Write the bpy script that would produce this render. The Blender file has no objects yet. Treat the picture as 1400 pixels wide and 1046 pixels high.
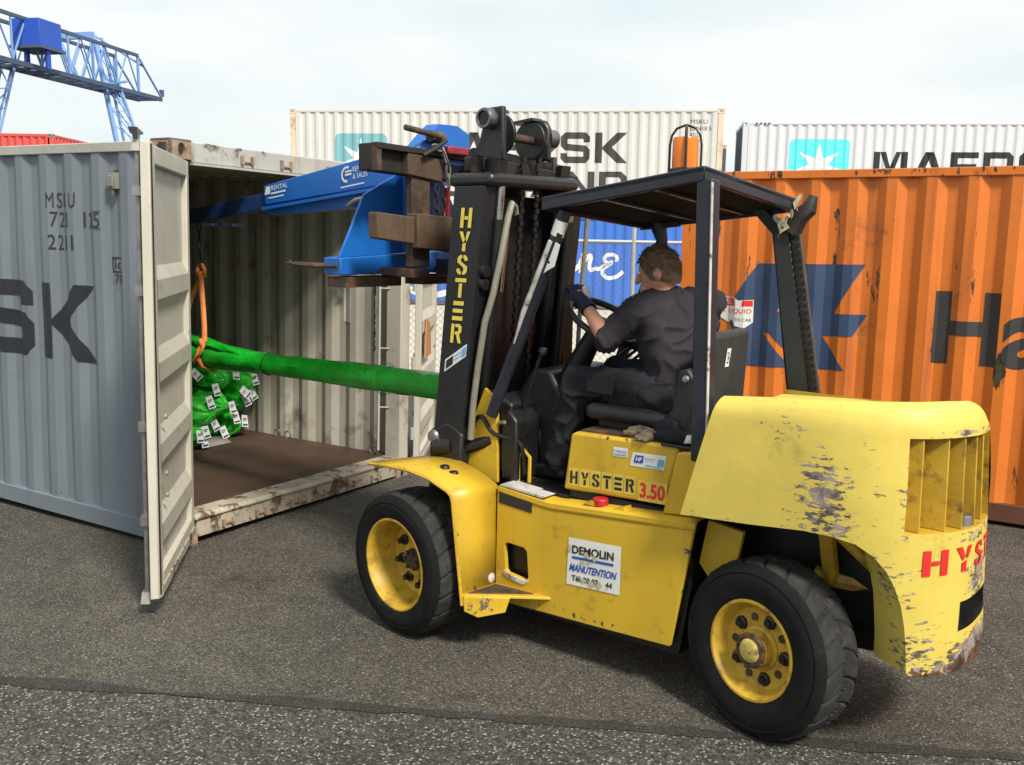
import bpy, bmesh, math, random
from math import sin, cos, pi, radians as R, sqrt, atan2
from mathutils import Vector as V, Matrix, noise as mnoise
from mathutils.geometry import tessellate_polygon
random.seed(7)
SC = bpy.context.scene
COL = SC.collection

# ---------------------------------------------------------------- camera
cam_d = bpy.data.cameras.new('camera'); cam = bpy.data.objects.new('camera', cam_d); COL.objects.link(cam)
r_ = V((0.84991317, 0.52664854, 0.01699749)); u_ = V((-0.09437144, 0.12040308, 0.98822929)); f_ = V((-0.51840296, 0.84151317, -0.15203275))
m = Matrix.Identity(4)
for i in range(3):
    m[i][0], m[i][1], m[i][2] = r_[i], u_[i], -f_[i]
m[2][3] = 2.0435
cam.matrix_world = m
cam_d.sensor_width = 36; cam_d.lens = 36*1311.03/1400
cam_d.clip_start = .05; cam_d.clip_end = 2000
SC.camera = cam

# ---------------------------------------------------------------- light
SUN = V((.85, -.42, 1.02)).normalized()
w = bpy.data.worlds.new('World'); SC.world = w; w.use_nodes = True
nt = w.node_tree; nt.nodes.clear()
def N(t, k, **kw):
    n = t.nodes.new(k)
    for a, b in kw.items(): setattr(n, a, b)
    return n
out = N(nt, 'ShaderNodeOutputWorld'); bg = N(nt, 'ShaderNodeBackground')
sky = N(nt, 'ShaderNodeTexSky', sky_type='NISHITA', sun_disc=False)
sky.sun_elevation = math.asin(SUN.z); sky.sun_rotation = atan2(SUN.x, SUN.y)
sky.air_density = 1.0; sky.dust_density = 3.0; sky.ozone_density = 1.0
tc = N(nt, 'ShaderNodeTexCoord'); mp = N(nt, 'ShaderNodeMapping'); mp.inputs['Scale'].default_value = (1.2, 1.2, 4.0)
n1 = N(nt, 'ShaderNodeTexNoise'); n1.inputs['Scale'].default_value = 1.6; n1.inputs['Detail'].default_value = 6; n1.inputs['Roughness'].default_value = .55
rp = N(nt, 'ShaderNodeValToRGB')
rp.color_ramp.elements[0].position = .36; rp.color_ramp.elements[0].color = (6.7, 7.6, 7.85, 1)
rp.color_ramp.elements[1].position = .60; rp.color_ramp.elements[1].color = (8.4, 8.6, 8.45, 1)
mx = N(nt, 'ShaderNodeMix', data_type='RGBA'); mx.inputs[0].default_value = .90
L = nt.links.new
L(tc.outputs['Generated'], mp.inputs[0]); L(mp.outputs[0], n1.inputs['Vector']); L(n1.outputs[0], rp.inputs[0])
L(sky.outputs[0], mx.inputs[6]); L(rp.outputs[0], mx.inputs[7]); L(mx.outputs[2], bg.inputs[0]); L(bg.outputs[0], out.inputs[0])
bg.inputs[1].default_value = .1
sd = bpy.data.lights.new('sun', 'SUN'); sd.energy = 4.3; sd.angle = R(10); sd.color = (1, .93, .82)
sun = bpy.data.objects.new('sun', sd); COL.objects.link(sun); sun.rotation_euler = (-SUN).to_track_quat('-Z', 'Y').to_euler(); sun.location = (0, 0, 30)
SC.view_settings.view_transform = 'Standard'; SC.view_settings.look = 'None'; SC.view_settings.exposure = .30; SC.view_settings.gamma = 1
try: SC.view_settings.use_curve_mapping = False
except Exception: pass

# ---------------------------------------------------------------- materials
def mat(name, c, rough=.5, metal=0, var=.12, vs=2.5, dirt=None, streak=None, chips=None, bump=None, spec=.5, coat=0, trans=0):
    """dirt=(colour, scale, threshold, softness); streak=(colour, amount); chips=(colour, scale vec, thr, spots[(centre, radius, gain)], base gain)"""
    M = bpy.data.materials.new(name); M.use_nodes = True
    t = M.node_tree; t.nodes.clear(); L = t.links.new
    o = N(t, 'ShaderNodeOutputMaterial'); b = N(t, 'ShaderNodeBsdfPrincipled'); L(b.outputs[0], o.inputs[0])
    tc = N(t, 'ShaderNodeTexCoord')
    def noise(scale, detail=5, rough=.6, sv=None, off=None):
        n = N(t, 'ShaderNodeTexNoise'); n.inputs['Scale'].default_value = scale; n.inputs['Detail'].default_value = detail; n.inputs['Roughness'].default_value = rough
        if sv or off:
            k = N(t, 'ShaderNodeMapping')
            if sv: k.inputs['Scale'].default_value = sv
            if off: k.inputs['Location'].default_value = off
            L(tc.outputs['Object'], k.inputs[0]); L(k.outputs[0], n.inputs['Vector'])
        else: L(tc.outputs['Object'], n.inputs['Vector'])
        return n.outputs[0]
    def ramp(v, a, bb):
        n = N(t, 'ShaderNodeMapRange'); n.inputs[1].default_value = a; n.inputs[2].default_value = bb; L(v, n.inputs[0]); return n.outputs[0]
    def mixc(f, a, bb):
        n = N(t, 'ShaderNodeMix', data_type='RGBA')
        if isinstance(f, float): n.inputs[0].default_value = f
        else: L(f, n.inputs[0])
        for i, x in ((6, a), (7, bb)):
            if isinstance(x, tuple): n.inputs[i].default_value = x + (1,) if len(x) == 3 else x
            else: L(x, n.inputs[i])
        return n.outputs[2]
    lo = tuple(max(0, x*(1-var)) for x in c); hi = tuple(min(1, x*(1+var*.8)) for x in c)
    col = mixc(ramp(noise(vs, 6), .32, .68), lo, hi)
    rv = None
    if streak:
        f = ramp(noise(1, 4, .6, (streak[2] if len(streak) > 2 else 9, streak[2] if len(streak) > 2 else 9, .35)), .56, .82)
        mm = N(t, 'ShaderNodeMath', operation='MULTIPLY'); L(f, mm.inputs[0]); mm.inputs[1].default_value = streak[1]
        col = mixc(mm.outputs[0], col, streak[0])
    if dirt:
        f = ramp(noise(dirt[1], 9, .68, None, (3.1, 7.7, 1.3)), dirt[2], dirt[2]+dirt[3]); col = mixc(f, col, dirt[0])
    for ci, chips in enumerate([] if not chips else (chips if isinstance(chips, list) else [chips])):
        v = noise(1, 8, .7, chips[1], (1.7+ci*3, .3, 5.1))
        tot = None
        for (ce, ra, g) in chips[3]:
            s = N(t, 'ShaderNodeVectorMath', operation='SUBTRACT'); L(tc.outputs['Object'], s.inputs[0]); s.inputs[1].default_value = ce
            d = N(t, 'ShaderNodeVectorMath', operation='DIVIDE'); L(s.outputs[0], d.inputs[0]); d.inputs[1].default_value = ra
            l = N(t, 'ShaderNodeVectorMath', operation='LENGTH'); L(d.outputs[0], l.inputs[0])
            q = N(t, 'ShaderNodeMapRange'); L(l.outputs['Value'], q.inputs[0]); q.inputs[1].default_value = 1; q.inputs[2].default_value = 0; q.inputs[3].default_value = 0; q.inputs[4].default_value = g
            if tot is None: tot = q.outputs[0]
            else:
                k = N(t, 'ShaderNodeMath', operation='MAXIMUM'); L(tot, k.inputs[0]); L(q.outputs[0], k.inputs[1]); tot = k.outputs[0]
        if tot is not None:
            k = N(t, 'ShaderNodeMath', operation='ADD'); L(v, k.inputs[0]); L(tot, k.inputs[1]); v = k.outputs[0]
        f = ramp(v, chips[2], chips[2]+.015)
        cc = mixc(ramp(noise(16, 6), .42, .58), tuple(x*.28 for x in chips[0]), chips[0])
        col = mixc(f, col, cc)
        rr = N(t, 'ShaderNodeMapRange'); L(f, rr.inputs[0]); rr.inputs[3].default_value = rough; rr.inputs[4].default_value = .8; rv = rr.outputs[0]
    L(col, b.inputs['Base Color'])
    if rv is not None: L(rv, b.inputs['Roughness'])
    else:
        rr = N(t, 'ShaderNodeMapRange'); L(noise(vs*3, 5), rr.inputs[0]); rr.inputs[1].default_value = .3; rr.inputs[2].default_value = .7
        rr.inputs[3].default_value = max(0, rough-.08); rr.inputs[4].default_value = min(1, rough+.1); L(rr.outputs[0], b.inputs['Roughness'])
    b.inputs['Metallic'].default_value = metal; b.inputs['Specular IOR Level'].default_value = spec; b.inputs['Coat Weight'].default_value = coat
    if trans: b.inputs['Transmission Weight'].default_value = trans
    if bump:
        bp = N(t, 'ShaderNodeBump'); bp.inputs['Strength'].default_value = bump[1]; bp.inputs['Distance'].default_value = bump[2] if len(bump) > 2 else .01
        L(noise(bump[0], 6, .6), bp.inputs['Height']); L(bp.outputs[0], b.inputs['Normal'])
    return M
RUST = (.16, .07, .035)
MT = {}
MT['yellow'] = mat('yellow_paint', (.56, .36, .026), .42, var=.10, vs=3, streak=((.36, .215, .022), .55, 9), dirt=((.22, .135, .028), 7, .575, .24), chips=((.16, .12, .09), (22, 22, 22), .70, [((.41, .02, .5), (.05, .05, .6), .20), ((.5, .1, .26), (.3, .25, .12), .22), ((.1, .02, .87), (.6, .04, .03), .2), ((1.0, .31, .25), (.9, .1, .06), .14), ((1.5, .31, .55), (.06, .1, .5), .16), ((1.0, .4, 1.12), (.6, .06, .03), .18)]), bump=(30, .06))
MT['cw'] = mat('faded_yellow_paint', (.62, .485, .092), .50, var=.08, vs=4, streak=((.47, .35, .06), .4, 7), dirt=((.36, .25, .05), 6, .60, .25),
    chips=[((.30, .25, .22), (19, 19, 58), .705, [((2.10, .26, 1.10), (.17, .2, .22), .36), ((2.11, .28, .97), (.26, .22, .13), .32), ((1.93, .24, 1.31), (.26, .14, .10), .20), ((2.32, .36, .76), (.26, .25, .28), .22), ((2.44, .40, .48), (.18, .22, .28), .27), ((2.50, .6, 1.04), (.35, .45, .5), .13), ((2.56, .70, .76), (.14, .22, .20), .36), ((2.56, .75, .40), (.22, .55, .18), .60), ((2.52, .66, .93), (.16, .4, .07), .28), ((1.7, .22, .89), (.6, .10, .035), .26), ((2.40, .34, 1.1), (.10, .12, .30), .24), ((2.2, .28, 1.12), (.6, .35, .6), .10), ((2.52, .6, 1.34), (.25, .5, .04), .24), ((2.05, .24, 1.36), (.5, .2, .10), .12)]), ((.12, .052, .025), (16, 16, 22), .70, [((2.56, .75, .36), (.30, .7, .13), .50), ((2.45, .40, .40), (.12, .2, .06), .3), ((2.56, .72, .80), (.06, .12, .08), .2)])], bump=(18, .12))
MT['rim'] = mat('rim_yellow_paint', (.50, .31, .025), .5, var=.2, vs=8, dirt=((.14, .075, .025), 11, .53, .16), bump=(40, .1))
MT['black'] = mat('black_mast_paint', (.0125, .013, .015), .40, var=.3, vs=6, dirt=((.030, .028, .026), 9, .62, .25), bump=(60, .08))
MT['navy'] = mat('dark_blue_black_paint', (.018, .021, .032), .36, var=.25, vs=5, dirt=((.06, .06, .06), 14, .66, .1), bump=(50, .05))
MT['grease'] = mat('greasy_black_steel', (.0085, .0085, .0088), .42, var=.4, vs=12, dirt=((.018, .017, .016), 20, .60, .15))
MT['tyre'] = mat('black_rubber', (.0085, .0085, .009), .8, var=.3, vs=9, dirt=((.026, .0245, .022), 9, .56, .2), bump=(70, .15), spec=.2)
MT['tread'] = mat('worn_grey_rubber', (.026, .026, .025), .85, var=.3, vs=12, dirt=((.062, .056, .047), 14, .53, .2), bump=(80, .2), spec=.25)
MT['chrome'] = mat('chromed_steel', (.62, .62, .62), .22, 1, var=.15, vs=10)
MT['steel'] = mat('dull_steel', (.32, .31, .29), .45, .8, var=.25, vs=10, dirt=(RUST, 12, .6, .15))
MT['rustysteel'] = mat('rusty_brown_steel', (.052, .036, .028), .75, .1, var=.4, vs=7, dirt=((.16, .075, .035), 9, .5, .2), bump=(40, .2))
MT['darksteel'] = mat('dark_worn_steel', (.026, .023, .021), .6, .2, var=.4, vs=8, dirt=((.075, .048, .03), 10, .60, .2), bump=(40, .12))
MT['wood'] = mat('old_brown_timber', (.088, .054, .032), .85, var=.4, vs=5, streak=((.03, .018, .010), .8, 20), bump=(50, .2))
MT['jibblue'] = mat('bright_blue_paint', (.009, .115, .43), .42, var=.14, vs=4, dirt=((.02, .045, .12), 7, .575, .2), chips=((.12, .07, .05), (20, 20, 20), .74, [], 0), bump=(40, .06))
MT['jibdark'] = mat('dirty_shaded_blue_paint', (.008, .040, .15), .5, var=.3, vs=5, dirt=((.04, .035, .03), 7, .5, .2))  # jib blue darkened to paint in the container roof's shade, plus dirt
MT['grey'] = mat('grey_container_paint', (.150, .178, .208), .55, var=.07, vs=1.2, streak=((.105, .11, .115), .6, 6), dirt=((.12, .10, .085), 3.4, .62, .16), chips=((.085, .055, .04), (11, 11, 8), .735, [((-2.5, 0, .17), (4, .15, .06), .16), ((-2.0, 0, 2.54), (4, .2, .05), .12), ((-.4, 0, 1.4), (.25, .2, 1.4), .06)]), bump=(9, .06))
MT['inner'] = mat('warm_lit_inner_paint', (.40, .375, .315), .6, var=.14, vs=2, streak=((.13, .09, .06), .85, 7), dirt=((.11, .075, .045), 3.2, .565, .16), bump=(20, .06))  # container grey turned beige to paint in warm inside light; streaks and dirt on top
MT['cream'] = mat('cream_grey_door_paint', (.47, .45, .375), .5, var=.10, vs=2, streak=((.33, .28, .19), .6, 10), dirt=((.20, .13, .08), 7, .63, .08), bump=(20, .05))
MT['rail'] = mat('grey_rusty_rail_paint', (.38, .375, .34), .55, var=.12, vs=3, dirt=((.17, .09, .05), 4.5, .62, .12), streak=((.22, .15, .09), .7, 12), bump=(20, .08))
MT['header'] = mat('dirty_header_paint', (.40, .40, .365), .6, var=.12, vs=3, streak=((.14, .09, .055), .75, 9), dirt=((.09, .055, .035), 6, .59, .10), bump=(20, .08))
MT['sill'] = mat('chipped_sill_paint', (.36, .325, .25), .65, var=.22, vs=4, streak=((.16, .10, .06), .6, 14), dirt=((.10, .06, .038), 8, .515, .07), bump=(25, .2))
MT['casting'] = mat('rusty_corner_steel', (.34, .25, .18), .75, .1, var=.3, vs=8, dirt=((.13, .055, .03), 8, .5, .2), bump=(30, .25))
MT['plyfloor'] = mat('brown_plywood_floor', (.062, .035, .022), .62, var=.3, vs=2, dirt=((.12, .075, .048), 5, .60, .2), bump=(30, .1))
MT['orange'] = mat('orange_container_paint', (.65, .168, .018), .5, var=.09, vs=1.5, streak=((.27, .075, .025), .85, 6), dirt=((.17, .075, .035), 2.8, .605, .12), chips=[((.10, .060, .035), (14, 14, 3.2), .70, [((1.5, 0, 2.56), (4, .25, .09), .17), ((1.5, .05, .22), (4, .2, .25), .14), ((.30, .03, 1.9), (.09, .2, .8), .20), ((.60, .03, 2.0), (.08, .2, .6), .17), ((2.25, .03, 1.7), (.10, .2, .5), .15), ((1.57, .03, 1.8), (.12, .2, .35), .22), ((.05, .02, 1.3), (.2, .2, 1.3), .15)]), ((.055, .045, .020), (9, 9, 2.2), .66, [((1.253, .03, 2.20), (.06, .15, .28), .30), ((1.255, .03, 1.90), (.05, .15, .25), .28), ((1.575, .04, 1.62), (.06, .15, .28), .26), ((1.90, .04, 1.85), (.05, .15, .34), .22), ((2.46, .04, 1.15), (.06, .15, .25), .34), ((2.8, .03, 1.5), (.06, .15, .5), .2)])], bump=(8, .08))
MT['orangerail'] = mat('brown_bottom_rail_paint', (.12, .045, .025), .6, var=.2, vs=3, dirt=((.06, .03, .02), 5, .55, .2))
MT['white'] = mat('white_container_paint', (.52, .52, .51), .5, var=.03, vs=.8, streak=((.36, .33, .29), .5, 4), dirt=((.30, .20, .12), 1.8, .71, .06))
MT['offwhite'] = mat('clean_white_container_paint', (.55, .56, .585), .45, var=.02, vs=.8)
MT['rustpost'] = mat('rust_stained_cream_post', (.62, .50, .38), .6, var=.1, vs=2, dirt=((.33, .15, .07), 1.6, .50, .12), streak=((.35, .16, .08), .7, 6))
MT['blue'] = mat('blue_container_paint', (.035, .135, .50), .5, var=.08, vs=1.2, streak=((.02, .08, .3), .5, 4))
MT['bluedark'] = mat('dark_grey_container_end_paint', (.07, .085, .105), .6, var=.2, vs=2, dirt=((.2, .16, .12), 5, .64, .1))
MT['red'] = mat('red_container_paint', (.56, .075, .07), .5, var=.08, vs=1)
MT['crane'] = mat('pale_blue_crane_paint', (.17, .31, .60), .5, var=.08, vs=.3)
MT['cranedark'] = mat('grey_blue_crane_rail_paint', (.055, .085, .15), .5, var=.15, vs=.3)
MT['cranecab'] = mat('strong_blue_cabin_paint', (.018, .08, .46), .45, var=.06, vs=.3)
MT['letblack'] = mat('black_lettering', (.014, .016, .022), .5, var=.3, vs=3)
MT['letfade'] = mat('faded_black_lettering', (.022, .024, .03), .5, var=.5, vs=9, dirt=((.30, .33, .37), 14, .66, .1))
MT['letgrey'] = mat('charcoal_lettering', (.038, .036, .036), .5, var=.2, vs=2)
MT['letyellow'] = mat('yellow_stencil_paint', (.74, .58, .09), .5, var=.1, vs=9, dirt=((.1, .08, .03), 26, .66, .06))
MT['letred'] = mat('red_stencil_paint', (.64, .022, .018), .5, var=.12, vs=6, dirt=((.45, .35, .25), 22, .70, .05))
MT['letblue'] = mat('blue_print', (.015, .07, .38), .5)
MT['letwhite'] = mat('white_print', (.66, .66, .66), .5, var=.03)
MT['logonavy'] = mat('navy_logo_paint', (.032, .058, .125), .5, var=.15, vs=2, streak=((.09, .11, .14), .4, 5))
MT['teal'] = mat('muted_teal_logo_paint', (.15, .36, .41), .5, var=.08, vs=2)
MT['aqua'] = mat('bright_aqua_logo_paint', (.10, .72, .74), .5, var=.05, vs=2)
MT['sticker'] = mat('dirty_white_sticker', (.66, .66, .62), .5, var=.08, vs=9, dirt=((.50, .36, .10), 13, .66, .04))
MT['stickerblue'] = mat('pale_blue_sticker', (.12, .36, .60), .4)
MT['green'] = mat('green_plastic_wrap', (.008, .36, .022), .18, var=.25, vs=6, bump=(11, .6, .02), spec=.6)
MT['greenl'] = mat('bright_green_plastic_wrap', (.028, .50, .03), .24, var=.25, vs=9, bump=(22, .5, .02), spec=.6)
MT['tag'] = mat('white_paper_tag', (.66, .68, .70), .6, var=.06, vs=20)
MT['sling'] = mat('orange_lifting_sling', (.62, .20, .045), .75, var=.2, vs=20, bump=(90, .3))
MT['shirt'] = mat('dark_purple_grey_cotton', (.031, .027, .034), .9, var=.15, vs=8, bump=(140, .2), spec=.2)
MT['trouser'] = mat('black_work_trouser_cloth', (.018, .020, .024), .9, var=.2, vs=8, bump=(140, .15), spec=.2)
MT['skin'] = mat('tan_skin', (.52, .255, .165), .5, var=.1, vs=14, bump=(60, .05))  # reddish tan skin tone
MT['hair'] = mat('short_brown_hair', (.135, .082, .047), .7, var=.35, vs=40, bump=(220, .6, .004))
MT['glove'] = mat('navy_glove_fabric', (.012, .014, .040), .85, var=.2, vs=20)
MT['glovew'] = mat('pale_glove_palm', (.62, .62, .6), .8, var=.1, vs=20)
MT['seat'] = mat('black_seat_vinyl', (.014, .014, .016), .5, var=.2, vs=8, bump=(80, .1))
MT['seatback'] = mat('grey_black_plastic_shell', (.030, .033, .033), .55, var=.2, vs=8)
MT['hose'] = mat('olive_grey_hose', (.20, .19, .145), .5, var=.15, vs=12)
MT['tan'] = mat('tan_leather_glove', (.17, .13, .085), .85, var=.3, vs=20)
MT['redcap'] = mat('red_plastic', (.40, .012, .02), .4)
MT['maroon'] = mat('dull_red_paint', (.22, .018, .03), .5, var=.2, vs=12)
MT['fence'] = mat('galvanised_steel', (.48, .49, .48), .5, .4, var=.1, vs=4)
MT['wire'] = mat('dull_fence_wire', (.23, .215, .18), .6, .3, var=.1, vs=4)
MT['concrete'] = mat('pale_concrete', (.46, .43, .36), .85, var=.08, vs=.5, dirt=((.33, .30, .25), 1.5, .6, .2), bump=(8, .1))
MT['tar'] = mat('smooth_tar', (.045, .043, .040), .7, var=.25, vs=5, dirt=((.16, .155, .145), 22, .62, .1), bump=(40, .2))
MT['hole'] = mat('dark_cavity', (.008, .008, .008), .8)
MT['vent'] = mat('olive_grey_plastic', (.20, .205, .17), .6)
MT['tornpaint'] = mat('torn_cream_paint_edge', (.50, .43, .32), .7, var=.4, vs=30, dirt=((.03, .025, .02), 24, .55, .1))
MT['scuff'] = mat('scuffed_grey_white_paint', (.50, .49, .47), .6, var=.25, vs=12, dirt=((.1, .09, .07), 16, .55, .1))
MT['peel'] = mat('peeled_glue_patch', (.44, .37, .20), .7, var=.2, vs=20)
MT['backing'] = mat('pale_yellow_backing', (.62, .46, .07), .5, var=.12, vs=14)
def amber():
    M = bpy.data.materials.new('amber_plastic'); M.use_nodes = True
    b = M.node_tree.nodes['Principled BSDF']; b.inputs['Base Color'].default_value = (.95, .28, .015, 1); b.inputs['Roughness'].default_value = .12
    b.inputs['Transmission Weight'].default_value = .45; b.inputs['IOR'].default_value = 1.3; b.inputs['Coat Weight'].default_value = .5
    return M
MT['amber'] = amber()
def stones(name, base, sc, contrast, light, thr, tint=(1, .96, .88), patch=.18):
    M = bpy.data.materials.new(name); M.use_nodes = True; t = M.node_tree; L = t.links.new; b = t.nodes['Principled BSDF']
    tc = N(t, 'ShaderNodeTexCoord')
    def vor(s, off=0):
        k = N(t, 'ShaderNodeMapping'); k.inputs['Location'].default_value = (off, off*.7, 0); L(tc.outputs['Object'], k.inputs[0])
        # wobble the lookup so that the cells are irregular
        v = N(t, 'ShaderNodeTexVoronoi'); v.inputs['Scale'].default_value = s; L(k.outputs[0], v.inputs['Vector']); return v
    def mr(x, a, bb, c, d):
        n = N(t, 'ShaderNodeMapRange'); L(x, n.inputs[0])
        for i, q in enumerate((a, bb, c, d)): n.inputs[i+1].default_value = q
        return n.outputs[0]
    def mul(a, bb):
        n = N(t, 'ShaderNodeMath', operation='MULTIPLY'); L(a, n.inputs[0]); L(bb, n.inputs[1]); return n.outputs[0]
    def add(a, bb):
        n = N(t, 'ShaderNodeMath', operation='ADD'); L(a, n.inputs[0]); L(bb, n.inputs[1]); return n.outputs[0]
    v1 = vor(sc); v2 = vor(sc*2.3, 3.3); v3 = vor(sc*.55, 9.1)
    sep = N(t, 'ShaderNodeSeparateColor'); L(v1.outputs['Color'], sep.inputs[0])
    sep2 = N(t, 'ShaderNodeSeparateColor'); L(v2.outputs['Color'], sep2.inputs[0])
    sep3 = N(t, 'ShaderNodeSeparateColor'); L(v3.outputs['Color'], sep3.inputs[0])
    g = mr(sep.outputs[0], 0, 1, 1-contrast, 1+contrast)
    g = mul(g, mr(sep2.outputs[0], 0, 1, 1-contrast*.8, 1+contrast*.8))
    edge = mr(v1.outputs['Distance'], .35, .75, 1, .55); g = mul(g, edge)
    nz = N(t, 'ShaderNodeTexNoise'); nz.inputs['Scale'].default_value = .55; nz.inputs['Detail'].default_value = 6; L(tc.outputs['Object'], nz.inputs['Vector'])
    g = mul(g, mr(nz.outputs[0], .3, .7, 1-patch, 1+patch))
    nz2 = N(t, 'ShaderNodeTexNoise'); nz2.inputs['Scale'].default_value = 6; nz2.inputs['Detail'].default_value = 5; L(tc.outputs['Object'], nz2.inputs['Vector'])
    g = mul(g, mr(nz2.outputs[0], .3, .7, 1-patch*.6, 1+patch*.6))
    nz3 = N(t, 'ShaderNodeTexNoise'); nz3.inputs['Scale'].default_value = 1.3; nz3.inputs['Detail'].default_value = 7; nz3.inputs['Roughness'].default_value = .6
    k3 = N(t, 'ShaderNodeMapping'); k3.inputs['Location'].default_value = (4.4, 2.2, 0); L(tc.outputs['Object'], k3.inputs[0]); L(k3.outputs[0], nz3.inputs['Vector'])
    g = mul(g, mr(nz3.outputs[0], .60, .72, 1, .62))
    lt = mul(mr(sep.outputs[1], thr, thr+.02, 0, 1), mr(v1.outputs['Distance'], .3, .55, 1, 0))
    lt2 = mul(mr(sep3.outputs[1], thr+.05, thr+.07, 0, .8), mr(v3.outputs['Distance'], .12, .3, 1, 0))
    lt = add(lt, lt2)
    cm = N(t, 'ShaderNodeCombineColor')
    for i in range(3): 
        n = N(t, 'ShaderNodeMath', operation='MULTIPLY'); L(g, n.inputs[0]); n.inputs[1].default_value = base*tint[i]; L(n.outputs[0], cm.inputs[i])
    mx = N(t, 'ShaderNodeMix', data_type='RGBA'); mx.clamp_factor = True; L(lt, mx.inputs[0]); L(cm.outputs[0], mx.inputs[6]); mx.inputs[7].default_value = (light, light*.97, light*.9, 1)
    L(mx.outputs[2], b.inputs['Base Color']); b.inputs['Roughness'].default_value = .85; b.inputs['Specular IOR Level'].default_value = .3
    bp = N(t, 'ShaderNodeBump'); bp.inputs['Strength'].default_value = .6; bp.inputs['Distance'].default_value = .006
    n = N(t, 'ShaderNodeMath', operation='SUBTRACT'); n.inputs[0].default_value = 1; L(v1.outputs['Distance'], n.inputs[1]); L(n.outputs[0], bp.inputs['Height']); L(bp.outputs[0], b.inputs['Normal'])
    return M
MT['asphalt'] = stones('fine_worn_asphalt', .084, 105, .42, .27, .945, (1, .905, .75), .24)
MT['tar'] = stones('dark_tar_seam', .046, 130, .30, .12, .94, (1, .95, .86), .25)
MT['coarse'] = stones('coarse_stony_asphalt', .070, 80, .50, .28, .83, (1, .95, .82), .2)

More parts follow.
